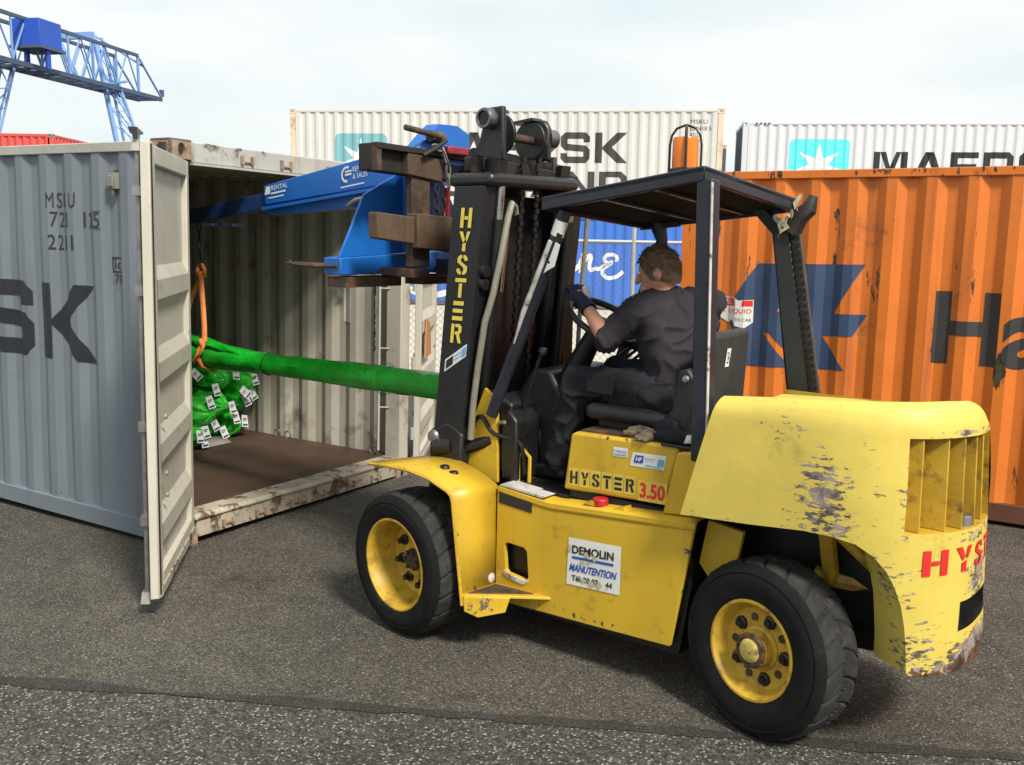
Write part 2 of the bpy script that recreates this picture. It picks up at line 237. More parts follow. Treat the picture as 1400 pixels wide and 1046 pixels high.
# ---------------------------------------------------------------- mesh helpers
class B:
    def __init__(s): s.v = []; s.f = []; s.m = []; s.cm = 0
    def add(s, vs, fs):
        k = len(s.v); s.v += [tuple(v) for v in vs]; s.f += [tuple(i+k for i in f) for f in fs]; s.m += [s.cm]*len(fs); return s
    def box(s, a, b):
        (x0, y0, z0), (x1, y1, z1) = a, b
        return s.add([(x0, y0, z0), (x1, y0, z0), (x1, y1, z0), (x0, y1, z0), (x0, y0, z1), (x1, y0, z1), (x1, y1, z1), (x0, y1, z1)],
                     [(0, 3, 2, 1), (4, 5, 6, 7), (0, 1, 5, 4), (1, 2, 6, 5), (2, 3, 7, 6), (3, 0, 4, 7)])
    def hexa(s, bot, top):
        return s.add(list(bot)+list(top), [(0, 3, 2, 1), (4, 5, 6, 7), (0, 1, 5, 4), (1, 2, 6, 5), (2, 3, 7, 6), (3, 0, 4, 7)])
    def beam(s, p, q, w, h, up=(0, 0, 1), w2=None, h2=None):
        p, q = V(p), V(q); d = (q-p).normalized(); x = d.cross(V(up)); 
        if x.length < 1e-4: x = d.cross(V((1, 0, 0)))
        x.normalize(); y = x.cross(d); w2 = w2 or w; h2 = h2 or h
        A = [p+x*a*w/2+y*b*h/2 for a, b in ((-1, -1), (1, -1), (1, 1), (-1, 1))]; C = [q+x*a*w2/2+y*b*h2/2 for a, b in ((-1, -1), (1, -1), (1, 1), (-1, 1))]
        return s.add(A+C, [(0, 1, 2, 3), (7, 6, 5, 4), (0, 4, 5, 1), (1, 5, 6, 2), (2, 6, 7, 3), (3, 7, 4, 0)])
    def tube(s, pts, r, n=8, closed=False, caps=True):
        pts = [V(p) for p in pts]; k = len(pts); rs = r if isinstance(r, (list, tuple)) else [r]*k
        T = []
        for i in range(k):
            a = pts[(i-1) % k] if (closed or i > 0) else pts[i]; b = pts[(i+1) % k] if (closed or i < k-1) else pts[i]
            T.append((b-a).normalized())
        x = T[0].cross(V((0, 0, 1)))
        if x.length < 1e-3: x = T[0].cross(V((1, 0, 0)))
        x.normalize(); vs = []
        for i in range(k):
            x = (x-T[i]*x.dot(T[i])).normalized(); y = T[i].cross(x)
            for j in range(n):
                a = 2*pi*j/n; vs.append(pts[i]+(x*cos(a)+y*sin(a))*rs[i])
        fs = []
        for i in range(k if closed else k-1):
            for j in range(n):
                a, b = i*n+j, i*n+(j+1) % n; c, d = ((i+1) % k)*n+(j+1) % n, ((i+1) % k)*n+j
                fs.append((a, b, c, d))
        if caps and not closed: fs += [tuple(range(n-1, -1, -1)), tuple(range((k-1)*n, k*n))]
        return s.add(vs, fs)
    def cyl(s, p, q, r, n=16, r2=None): return s.tube([p, q], [r, r if r2 is None else r2], n)
    def lathe(s, prof, c, ax, n=32, closed=False):
        """prof: (radius, height along axis)"""
        c, ax = V(c), V(ax).normalized(); x = ax.cross(V((0, 0, 1)))
        if x.length < 1e-3: x = V((1, 0, 0))
        x.normalize(); y = ax.cross(x); vs = []
        for (r, h) in prof:
            for j in range(n):
                a = 2*pi*j/n; vs.append(c+ax*h+(x*cos(a)+y*sin(a))*r)
        fs = []; k = len(prof)
        for i in range(k if closed else k-1):
            for j in range(n): fs.append((i*n+j, i*n+(j+1) % n, ((i+1) % k)*n+(j+1) % n, ((i+1) % k)*n+j))
        return s.add(vs, fs)
    def prism(s, poly, fn, a, b, holes=()):
        """poly (and holes) in 2D; fn(u,v,w) -> 3D; extruded from w=a to w=b"""
        loops = [list(poly)]+[list(h) for h in holes]
        tri = tessellate_polygon([[V((x, y, 0)) for x, y in l] for l in loops]); flat = [q for l in loops for q in l]; n = len(flat)
        vs = [fn(x, y, a) for x, y in flat]+[fn(x, y, b) for x, y in flat]
        fs = [tuple(t) for t in tri]+[tuple(i+n for i in reversed(t)) for t in tri]; k = 0
        for l in loops:
            q = len(l)
            for i in range(q): fs.append((k+i, k+(i+1) % q, n+k+(i+1) % q, n+k+i))
            k += q
        return s.add(vs, fs)
    def grid(s, fn, nu, nv, wrap=False, skip=None):
        vs = [fn(i/nu, j/nv) for j in range(nv+1) for i in range(nu+1)]; fs = []
        for j in range(nv):
            for i in range(nu):
                if skip and skip(i, j): continue
                a = j*(nu+1)+i; fs.append((a, a+1, a+nu+2, a+nu+1))
        return s.add(vs, fs)
    def build(s, name, mats, parent=None, smooth=35, bevel=0, seg=2, recalc=True, thick=0, merge=False):
        me = bpy.data.meshes.new(name); me.from_pydata(s.v, [], s.f)
        if not isinstance(mats, (list, tuple)): mats = [mats]
        for q in mats: me.materials.append(MT[q] if isinstance(q, str) else q)
        if any(s.m): me.polygons.foreach_set('material_index', s.m)
        if recalc or merge:
            bm = bmesh.new(); bm.from_mesh(me)
            if merge: bmesh.ops.remove_doubles(bm, verts=bm.verts, dist=1e-4)
            if recalc: bmesh.ops.recalc_face_normals(bm, faces=bm.faces)
            bm.to_mesh(me); bm.free()
        if smooth:
            me.polygons.foreach_set('use_smooth', [True]*len(me.polygons)); me.set_sharp_from_angle(angle=R(smooth))
        me.update()
        o = bpy.data.objects.new(name, me); COL.objects.link(o)
        if parent: o.parent = parent
        if thick:
            k = o.modifiers.new('thickness', 'SOLIDIFY'); k.thickness = thick; k.offset = 0
        if bevel:
            k = o.modifiers.new('bevel', 'BEVEL'); k.width = bevel; k.segments = seg; k.limit_method = 'ANGLE'; k.angle_limit = R(40); k.harden_normals = False
        return o
def thing(name, label, cat, loc=(0, 0, 0), rz=0, group=None):
    o = bpy.data.objects.new(name, None); COL.objects.link(o); o.location = loc; o.rotation_euler = (0, 0, rz); o.empty_display_size = .2
    o['label'] = label; o['category'] = cat
    if group: o['group'] = group
    return o
def tag(o, label, cat, group=None):
    o['label'] = label; o['category'] = cat
    if group: o['group'] = group
    return o
def structure(o): o['kind'] = 'structure'; return o
XZ = lambda u, v, w: (u, w, v)
YZ = lambda u, v, w: (w, u, v)
XY = lambda u, v, w: (u, v, w)

# ---- flat print: 2D polygons laid on a surface
def text2d(s, size, bold=0., shear=0., sx=1.):
    c = bpy.data.curves.new('t', 'FONT'); c.body = s; c.size = size; c.offset = bold; c.shear = shear; c.resolution_u = 4
    o = bpy.data.objects.new('t', c); COL.objects.link(o); me = bpy.data.meshes.new_from_object(o)
    vs = [(v.co.x*sx, v.co.y) for v in me.vertices]; fs = [tuple(p.vertices) for p in me.polygons]
    bpy.data.objects.remove(o); bpy.data.curves.remove(c); bpy.data.meshes.remove(me)
    return vs, fs
def fit_text(s, u0, u1, v0, v1, bold=0., shear=0.):
    """text scaled so that its outline fills the rectangle"""
    vs, fs = text2d(s, 1, bold, shear); xs = [v[0] for v in vs]; ys = [v[1] for v in vs]
    a, b, c, d = min(xs), max(xs), min(ys), max(ys)
    return [(u0+(x-a)/(b-a)*(u1-u0), v0+(y-c)/(d-c)*(v1-v0)) for x, y in vs], fs
def polys2d(polys):
    vs, fs = [], []
    for p in polys:
        k = len(vs); vs += list(p); fs += [tuple(i+k for i in t) for t in tessellate_polygon([[V((x, y, 0)) for x, y in p]])]
    return vs, fs
def stroke(pts, wd):
    """ribbon polygons along a polyline, mitred"""
    pts = [V(p) for p in pts]; n = len(pts); Lf, Rt = [], []
    for i in range(n):
        d0 = (pts[i]-pts[i-1]).normalized() if i else (pts[1]-pts[0]).normalized(); d1 = (pts[i+1]-pts[i]).normalized() if i < n-1 else d0
        nn = V((-d0.y-d1.y, d0.x+d1.x)); nn.normalize(); k = wd/2/max(.35, nn.dot(V((-d0.y, d0.x))))
        Lf.append(pts[i]+nn*k); Rt.append(pts[i]-nn*k)
    return [[tuple(Lf[i]), tuple(Lf[i+1]), tuple(Rt[i+1]), tuple(Rt[i])] for i in range(n-1)]
def smooth_line(pts, k=5):
    P = [V(p) for p in pts]; P = [P[0]*2-P[1]]+P+[P[-1]*2-P[-2]]; o = []
    for i in range(1, len(P)-2):
        for j in range(k):
            t = j/k; a, b, c, d = P[i-1], P[i], P[i+1], P[i+2]
            o.append(.5*((2*b)+(-a+c)*t+(2*a-5*b+4*c-d)*t*t+(-a+3*b-3*c+d)*t**3))
    o.append(P[-2]); return [tuple(q) for q in o]
def decal(name, material, parent, shape, fn, cuts=()):
    vs, fs = shape; bm = bmesh.new(); bv = [bm.verts.new((x, y, 0)) for x, y in vs]
    for f in fs:
        if len(set(f)) > 2:
            try: bm.faces.new([bv[i] for i in f])
            except ValueError: pass
    bmesh.ops.triangulate(bm, faces=bm.faces)
    xs = [v[0] for v in vs]
    for c in cuts:
        if min(xs) < c < max(xs): bmesh.ops.bisect_plane(bm, geom=bm.verts[:]+bm.edges[:]+bm.faces[:], plane_co=(c, 0, 0), plane_no=(1, 0, 0))
    if cuts:
        ys = [v[1] for v in vs]; lo, hi = min(ys), max(ys)
        if hi-lo > .12:
            for c in [lo+(hi-lo)*i/8 for i in range(1, 8)]: bmesh.ops.bisect_plane(bm, geom=bm.verts[:]+bm.edges[:]+bm.faces[:], plane_co=(0, c, 0), plane_no=(0, 1, 0))
    for v in bm.verts: v.co = fn(v.co.x, v.co.y)
    me = bpy.data.meshes.new(name); bm.to_mesh(me); bm.free(); me.materials.append(MT[material])
    o = bpy.data.objects.new(name, me); COL.objects.link(o); o.parent = parent; return o
def joinshape(*sh):
    vs, fs = [], []
    for a, b in sh:
        k = len(vs); vs += a; fs += [tuple(i+k for i in f) for f in b]
    return vs, fs
# heavy square capitals, cap height 1
_t = .22
def _oct(x0, y0, x1, y1, c=.1): return [(x0, y0), (x1, y0)]
GL = {
 'M': (1.15, [[(0, 0), (.22, 0), (.22, 1), (0, 1)], [(.93, 0), (1.15, 0), (1.15, 1), (.93, 1)], [(.22, 1), (.40, 1), (.66, .25), (.49, .25)], [(.75, 1), (.93, 1), (.66, .25), (.49, .25)]], []),
 'A': (1.12, [[(0, 0), (.25, 0), (.68, 1), (.42, 1)], [(.87, 0), (1.12, 0), (.70, 1), (.44, 1)], [(.26, .2), (.86, .2), (.80, .38), (.32, .38)]], []),
 'E': (.92, [[(0, 0), (.24, 0), (.24, 1), (0, 1)], [(.24, .8), (.92, .8), (.92, 1), (.24, 1)], [(.24, .4), (.86, .4), (.86, .6), (.24, .6)], [(.24, 0), (.92, 0), (.92, .2), (.24, .2)]], []),
 'R': (1., [[(0, 0), (.24, 0), (.24, 1), (0, 1)], [(.42, .40), (.68, .40), (1.0, 0), (.72, 0)]], [[(.24, .9), (.80, .9), (.88, .82), (.88, .52), (.80, .43), (.24, .43)]]),
 'S': (1., [], [[(.88, .68), (.88, .82), (.80, .9), (.20, .9), (.12, .82), (.12, .60), (.20, .52), (.80, .47), (.88, .39), (.88, .18), (.80, .1), (.20, .1), (.12, .18), (.12, .32)]]),
 'K': (1.08, [[(0, 0), (.24, 0), (.24, 1), (0, 1)], [(.24, .52), (.72, 1), (1.06, 1), (.56, .52), (1.08, 0), (.74, 0), (.24, .46)]], []),
 'L': (.85, [[(0, 0), (.24, 0), (.24, 1), (0, 1)], [(.24, 0), (.85, 0), (.85, .2), (.24, .2)]], []),
 'N': (1.02, [[(0, 0), (.24, 0), (.24, 1), (0, 1)], [(.78, 0), (1.02, 0), (1.02, 1), (.78, 1)], [(.24, 1), (.78, .28), (.78, 0), (.24, .7)]], []),
 'D': (1., [[(0, 0), (.24, 0), (.24, 1), (0, 1)]], [[(.24, .9), (.74, .9), (.88, .76), (.88, .24), (.74, .1), (.24, .1)]]),
}
def caps(s, u0, u1, v0, v1, gap=.16):
    tot = sum(GL[c][0] for c in s)+gap*(len(s)-1); k = (u1-u0)/tot; P = []; x = 0
    for c in s:
        wd, po, st = GL[c]
        pp = list(po)
        for q in st: pp += stroke(q, .215)
        P += [[(u0+(x+a)*k, v0+b*(v1-v0)) for a, b in p] for p in pp]; x += wd+gap
    return polys2d(P)
# stencil capitals with bridges, box 1 x 1.4
ST = {
 'H': [[(0, 0), (.3, 0), (.3, 1.4), (0, 1.4)], [(.7, 0), (1, 0), (1, 1.4), (.7, 1.4)], [(.35, .58), (.65, .58), (.65, .82), (.35, .82)]],
 'Y': [[(0, 1.4), (.32, 1.4), (.56, .80), (.40, .60)], [(.70, 1.4), (1, 1.4), (.72, .66), (.60, .90)], [(.36, 0), (.66, 0), (.66, .62), (.36, .52)]],
 'S': [[(.95, 1.0), (.95, 1.2), (.75, 1.4), (.55, 1.4), (.55, 1.17), (.66, 1.15), (.68, 1.0)], [(.45, 1.4), (.25, 1.4), (.05, 1.2), (.05, .88), (.62, .5), (.66, .25), (.55, .22), (.55, 0), (.75, 0), (.97, .2), (.97, .58), (.36, .95), (.36, 1.15), (.45, 1.17)], [(.45, 0), (.25, 0), (.03, .2), (.03, .42), (.32, .42), (.34, .24), (.45, .22)]],
 'T': [[(0, 1.12), (1, 1.12), (1, 1.4), (0, 1.4)], [(.36, 0), (.66, 0), (.66, 1.02), (.36, 1.02)]],
 'E': [[(0, 1.1), (.95, 1.1), (.95, 1.4), (0, 1.4)], [(0, .56), (.9, .56), (.9, .84), (0, .84)], [(0, 0), (.95, 0), (.95, .3), (0, .3)]],
 'R': [[(0, 0), (.28, 0), (.28, 1.4), (0, 1.4)], [(.36, 1.4), (.75, 1.4), (.96, 1.22), (.96, .82), (.78, .66), (1, 0), (.70, 0), (.50, .62), (.36, .62), (.36, .84), (.6, .86), (.67, .95), (.67, 1.1), (.6, 1.17), (.36, 1.17)]],
}
def stencil(s, u0, v0, w, h, step, vertical=False):
    P = []
    for i, c in enumerate(s):
        a, b = (u0+i*step, v0) if not vertical else (u0+i*vertical, v0-i*step)
        P += [[(a+x*w, b+y/1.4*h) for x, y in p] for p in ST[c]]
    return polys2d(P)
# ================================================================ ground
structure(B().add([(-500, -300, 0), (500, -300, 0), (500, 700, 0), (-500, 700, 0)], [(0, 1, 2, 3)]).build('asphalt_yard', 'asphalt', smooth=0))
# seam runs from (-4.13,2.29) to (-0.11,4.12) and on
sA, sB = V((-4.13, 2.26, 0)), V((-.11, 4.12, 0)); sd_ = (sB-sA).normalized(); sn = V((sd_.y, -sd_.x, 0))
def seam_pt(t, off, z): 
    p = sA+sd_*t+sn*off+V((0, 0, z)); return p+V((0, 0.0, 0))
bt = B(); n_ = 240
wob = lambda t, k: .02*mnoise.noise(V((t*1.7, k, 0)))+.012*mnoise.noise(V((t*7, k, 3)))
bend = lambda t: .055*((t-3)/3)**2 if abs(t-3) < 6 else .055*((abs(t-3)-6)*1.2+4)/1.0*.0+.22
bc_ = B()
bc_.add([p for i in range(n_+1) for p in (seam_pt(-10+i*.1, bend(-10+i*.1)*.2+wob(i*.1, 1), .004), seam_pt(-10+i*.1, 9, .004))], [(2*i, 2*i+2, 2*i+3, 2*i+1) for i in range(n_)])
structure(bc_.build('coarse_pavement', 'coarse', smooth=0))
bt.add([p for i in range(n_+1) for p in (seam_pt(-10+i*.1, bend(-10+i*.1)*.2-.045+2.0*wob(i*.1, 5), .008), seam_pt(-10+i*.1, bend(-10+i*.1)*.2+.02+2.2*wob(i*.1, 9), .008))], [(2*i, 2*i+2, 2*i+3, 2*i+1) for i in range(n_)])
structure(bt.build('tar_seam', 'tar', smooth=0))
SZ = .41345555; E1 = V((cos(SZ), sin(SZ), 0)); E2 = V((-sin(SZ), cos(SZ), 0)); FP = V((-4.93, 10.62, 0))
structure(B().add([FP+E1*a+E2*b+V((0, 0, .004)) for a, b in ((-22, .3), (18, .3), (18, 40), (-22, 40))], [(0, 1, 2, 3)]).build('concrete_apron', 'concrete', smooth=0))

# ================================================================ containers
PITCH, DEP = .278, .036
def corr_pts(x0, x1, pitch=PITCH, dep=DEP, sh=0.):
    n = max(1, int((x1-x0)/pitch)); mar = ((x1-x0)-n*pitch)/2+sh; q = [(x0, 0.)]; x = x0+mar
    k = pitch/.278
    for i in range(n):
        q += [(x+.036*k, 0.), (x+.104*k, dep), (x+.174*k, dep), (x+.242*k, 0.)]; x += pitch
    q.append((x1, 0.)); return q
def corr_d(q, u):
    for (a, d), (b, e) in zip(q, q[1:]):
        if a <= u <= b: return d+(e-d)*((u-a)/(b-a) if b > a else 0)
    return 0.
ROWS = lambda z0, z1, n=16: [z0+(z1-z0)*i/n for i in range(n+1)]
def dent(u, z): return .008*mnoise.noise(V((u*1.3, z*1.2, 7.7)))+.005*mnoise.noise(V((u*3.1, z*2.3, 2.2)))
def dent_sheet(q, fn, z0, z1, th=.004):
    """the same sheet, gently dented"""
    b = B(); zs = ROWS(z0, z1); n = len(q); k = len(zs)
    for off, slot in ((0., 0), (th, 1)):
        vs = [fn(u, d+off+dent(u, z), z) for u, d in q for z in zs]; b.cm = slot
        b.add(vs, [(i*k+j, (i+1)*k+j, (i+1)*k+j+1, i*k+j+1) for i in range(n-1) for j in range(k-1)])
    return b
def corr_sheet(q, fn, z0, z1, th=.004, b=None):
    """fn(u, d, z); closed thin steel sheet, outer face on material slot 0, inner on slot 1"""
    b = b or B(); n = len(q); vs = []
    for (u, d) in q: vs += [fn(u, d, z0), fn(u, d, z1), fn(u, d+th, z0), fn(u, d+th, z1)]
    f0, f1, f2 = [], [], []
    for i in range(n-1):
        a, c = 4*i, 4*i+4
        f0.append((a, c, c+1, a+1)); f1.append((a+2, a+3, c+3, c+2)); f2 += [(a+1, c+1, c+3, a+3), (a, a+2, c+2, c)]
    f2 += [(0, 1, 3, 2), (4*n-4, 4*n-2, 4*n-1, 4*n-3)]
    k = len(b.v); b.cm = 0; b.add(vs, f0+f2); 
    b.f += [tuple(i+k for i in f) for f in f1]; b.m += [1]*len(f1); return b
def casting_mesh(b, x, y, z, sx, sy, sz):
    """ISO corner fitting 178 x 162 x 118 with an oval hole in each outer face; (x,y,z) outer corner, s* the inward direction"""
    X, Y, Z = .178*sx, .162*sy, .118*sz
    def plate(poly, hole, fn): b.prism(poly, fn, 0, .016, [hole])
    ov = lambda cx, cy, w, h: [(cx+min(w, h)/2*cos(a)+(0 if w <= h else (w-h)/2*(1 if cos(a) > 0 else -1)), cy+min(w, h)/2*sin(a)+(0 if h <= w else (h-w)/2*(1 if sin(a) > 0 else -1))) for a in [2*pi*(i+.5)/16 for i in range(16)]]
    rect = lambda w, h: [(0, 0), (w, 0), (w, h), (0, h)]
    plate(rect(.178, .118), ov(.089, .059, .078, .05), lambda u, v, w: (x+u*sx, y+w*sy, z+v*sz))
    plate(rect(.162, .118), ov(.086, .06, .05, .076), lambda u, v, w: (x+w*sx, y+u*sy, z+v*sz))
    plate(rect(.178, .162), ov(.089, .085, .11, .06), lambda u, v, w: (x+u*sx, y+v*sy, z+w*sz))
    def bx(a0, a1, b0, b1, c0, c1):
        (xa, xb), (ya, yb), (za, zb) = sorted((x+X*a0, x+X*a1)), sorted((y+Y*b0, y+Y*b1)), sorted((z+Z*c0, z+Z*c1)); b.box((xa, ya, za), (xb, yb, zb))
    bx(.82, .995, .11, .99, .15, .985); bx(.11, .81, .82, .985, .15, .98); bx(.105, .815, .11, .815, .88, .975)
def container(root, L, H, side='grey', inner='inner', rail='rail', post='rail', cast='casting', bottom=None, end='grey', open_end=False, posts=None, brail_h=.15, sh=0., dents=False, dep=DEP):
    """local frame: x 0..L along the near side (y=0), z up; at x=L the door end"""
    Wd = 2.438; bottom = bottom or rail; q = corr_pts(.17, L-.17, PITCH, dep, sh)
    z0, z1 = brail_h, H-.075
    (dent_sheet if dents else corr_sheet)(q, lambda u, d, z: (u, .012+d, z), z0, z1).build('side_wall', [side, inner], root, smooth=20, recalc=not dents)
    corr_sheet(q, lambda u, d, z: (u, Wd-.012-d, z), z0, z1).build('side_wall', [side, inner], root, smooth=20)
    qe = corr_pts(.17, Wd-.17, .25, .046)
    corr_sheet(qe, lambda u, d, z: (.012+d, u, z), z0, z1).build('end_wall', [end, inner], root, smooth=20)
    if not open_end: corr_sheet(qe, lambda u, d, z: (L-.012-d, u, z), z0, z1).build('end_wall', [end, inner], root, smooth=20)
    qr = corr_pts(.18, L-.18, .21, .02)
    b = B(); corr_sheet(qr, lambda u, d, z: (u, z, H-.018-d), .06, Wd-.06, b=b); b.build('roof', [side, inner], root, smooth=20)
    for y0, y1 in ((0, .062), (Wd-.062, Wd)):
        B().box((.178, y0+.004, H-.075), (L-.178, y1-.004 if y0 == 0 else y1-.004, H-.011)).build('top_rail', rail, root, bevel=.006)
        b = B(); b.box((.178, y0, .03), (L-.178, y1, z0)); b.build('bottom_rail', bottom, root, bevel=.005)
    for i, x in enumerate((0, L)):
        for j, y in enumerate((0, Wd)):
            sx, sy = (1 if x == 0 else -1), (1 if y == 0 else -1)
            pm = (posts or {}).get((i, j), post)
            b = B(); xa, xb = sorted((x+.006*sx, x+.16*sx)); ya, yb = sorted((y+.006*sy, y+(.12 if (i == 0 or not open_end) else .13)*sy))
            b.prism([(xa, ya), (xb, ya), (xb, yb), (xa, yb)], XY, .119, H-.119); b.build('corner_post', pm, root, bevel=.008)
            for k, z in enumerate((0, H)):
                b = B(); casting_mesh(b, x, y, z, sx, sy, 1 if z == 0 else -1); b.build('corner_casting', cast, root, smooth=30)
    for x in ((0, L) if not open_end else (0,)):
        xa, xb = sorted((x+.004*(1 if x == 0 else -1), x+.07*(1 if x == 0 else -1)))
        B().box((xa, .17, H-.1), (xb, Wd-.17, H-.006)).build('end_rail', rail, root, bevel=.006)
        B().box((xa, .17, .02), (xb, Wd-.17, z0)).build('end_rail', bottom, root, bevel=.006)
    return q
onside = lambda q, off=.012, e=.003: (lambda u, v: (u, off+corr_d(q, u)-e, v))
cuts_of = lambda q: [a for a, d in q]

# ---- the open container on the left
LA = 6.058; HA = 2.591
A = thing('shipping_container', 'open grey shipping container with black lettering, its doors swung out and green bundles inside', 'container', (-4.9122, 3.9203, 0)); A.rotation_euler = (-.0146, .0078, .0125)
# local frame of the builder starts at the blind end: shift everything by -LA
class Shift: pass
Aoff = bpy.data.objects.new('container_body', None)
bpy.data.objects.remove(Aoff)
_real_build = B.build
def build_shift(s, name, mats, parent=None, **k):
    if parent is A and getattr(A, 'name', '') and SHIFT[0]: s.v = [(x-LA, y, z) for x, y, z in s.v]
    return _real_build(s, name, mats, parent, **k)
SHIFT = [True]; B.build = build_shift
qA = container(A, LA, HA, 'grey', 'inner', 'rail', 'rail', 'casting', 'grey', 'grey', open_end=True, sh=.075, dents=True, dep=.028, posts={(1, 1): 'inner', (1, 0): 'rail'})
SHIFT[0] = False
qA = [(u-LA, d) for u, d in qA]
# plain plate between last corrugation and post, fork pocket, base rail recess
B().box((-5.2, -.001, .032), (-4.84, .07, .135)).build('fork_pocket', 'hole', A)
B().box((-3.15, -.001, .032), (-2.79, .07, .135)).build('fork_pocket', 'hole', A)
# door end: header, sill, floor
B().box((-.10, .17, HA-.135), (-.004, 2.268, HA-.008)).build('door_header', 'header', A, bevel=.008)
B().box((-.02, .165, HA-.150), (.012, 2.27, HA-.136)).build('rain_gutter', 'rail', A)
b = B(); b.box((-.11, .165, .05), (-.004, 2.27, .172)); b.build('door_sill', 'sill', A, bevel=.006)
b = B(); b.prism([(-.16, .172), (.01, .172), (.01, .185), (-.01, .205), (-.16, .205)], lambda u, v, w: (u, w, v), .14, 2.30); b.build('threshold_plate', 'sill', A, bevel=.003)
for i, y in enumerate((.42, .72, 1.06, 1.34, 1.68, 1.98)):
    b = B(); b.box((-.004, y-.05, .075), (.018, y-.03, .125)); b.box((-.004, y+.03, .075), (.018, y+.05, .125)); b.box((-.004, y-.03, .09), (.012, y+.03, .105)); b.build('lock_keeper', 'casting', A)
for y in (.62, .98, 1.45, 1.78):
    b = B(); b.box((-.004, y-.055, HA-.112), (.016, y-.035, HA-.055)); b.box((-.004, y+.035, HA-.112), (.016, y+.055, HA-.055)); b.box((-.004, y-.035, HA-.10), (.01, y+.035, HA-.09)); b.build('lock_keeper', 'casting', A)
for i in range(4):
    y0 = .07+i*.575; B().box((-LA+.06, y0+.003, .165), (-.163, y0+.572, .200)).build('floor_board', 'plyfloor', A, bevel=.003)
for y0, x0 in ((.5, -.163),): pass
# lashing rings along the far wall foot
for x in (-.28, -1.27, -1.40, -2.5):
    b = B(); b.tube([(x+.035*cos(a), 2.30, .235+.035*sin(a)) for a in [2*pi*i/14 for i in range(14)]], .007, 6, closed=True); b.build('lashing_ring', 'steel', A)
# far corner post has a lashing bar inside
b = B(); b.tube([(-.20, 2.27, .25), (-.20, 2.27, 2.3)], .011, 8)
for z in (.62, 1.12, 1.62, 2.1): b.tube([(-.20, 2.27, z), (-.12, 2.31, z)], .007, 6)
b.build('lashing_bar', 'rail', A)
# markings
onA = lambda u, v: (u, .012+corr_d(qA, u)+dent(u+LA, v)-.003, v)
cA = cuts_of(qA)
def ln(txt, u0, u1, v0, v1, m='letfade', bold=.0): decal('lettering', m, A, fit_text(txt, u0, u1, v0, v1, bold), onA, cA)
def mono(txt, u, step, w_, z, h):
    for i, ch in enumerate(txt):
        if ch != ' ': ln(ch, u+i*step+(.35*w_ if ch in '1I' else 0), u+i*step+w_*(.75 if ch in '1I' else 1), z, z+h)
mono('MSKU', -1.264, .083, .060, 2.165, .10); mono('721 125', -1.235, .079, .058, 2.038, .10); mono('2211', -1.255, .077, .058, 1.885, .10)
decal('lettering', 'letblack', A, caps('RSK', -2.66, -.80, 1.135, 1.655), onA, cA)
fr = lambda x0, y0, x1, y1, t: [[(x0, y0), (x1, y0), (x1, y0+t), (x0, y0+t)], [(x0, y1-t), (x1, y1-t), (x1, y1), (x0, y1)], [(x0, y0+t), (x0+t, y0+t), (x0+t, y1-t), (x0, y1-t)]]
decal('code_mark', 'letblack', A, joinshape(polys2d(fr(-.62, 1.755, -.51, 1.855, .010)), fit_text('ic', -.595, -.52, 1.775, 1.84), fit_text('70', -.60, -.51, 1.685, 1.745)), onA, cA)
decal('lettering', 'letfade', A, polys2d(fr(-.775, 2.03, -.69, 2.145, .005)), lambda u, v: (u, onA(u, v)[1]-.001, v), cA)
# numbers down the far wall, seen from inside
inA = lambda u, v: (u, 2.438-.012-corr_d(qA, u)-.004-.003, v)
for i, ch in enumerate('81245'):
    z = 1.63-i*.118; decal('lettering', 'letblack', A, fit_text(ch, -.375+(.012 if ch == '1' else 0), -.335-(.012 if ch == '1' else 0), z-.085, z), inA, cA)
decal('paper_notice', 'sticker', A, polys2d([[(-.72, 1.30), (-.62, 1.30), (-.62, 1.62), (-.72, 1.62)]]), inA, cA)
# vent on the near wall
b = B(); b.box((-.585, -.018, 2.285), (-.50, .03, 2.385)); b.box((-.57, -.026, 2.30), (-.515, -.018, 2.37)); b.build('wall_vent', 'vent', A, bevel=.008)
for z in (2.262, 2.408): B().cyl((-.54, .02, z), (-.54, -.004, z), .016, 10).build('vent_bolt', 'steel', A)
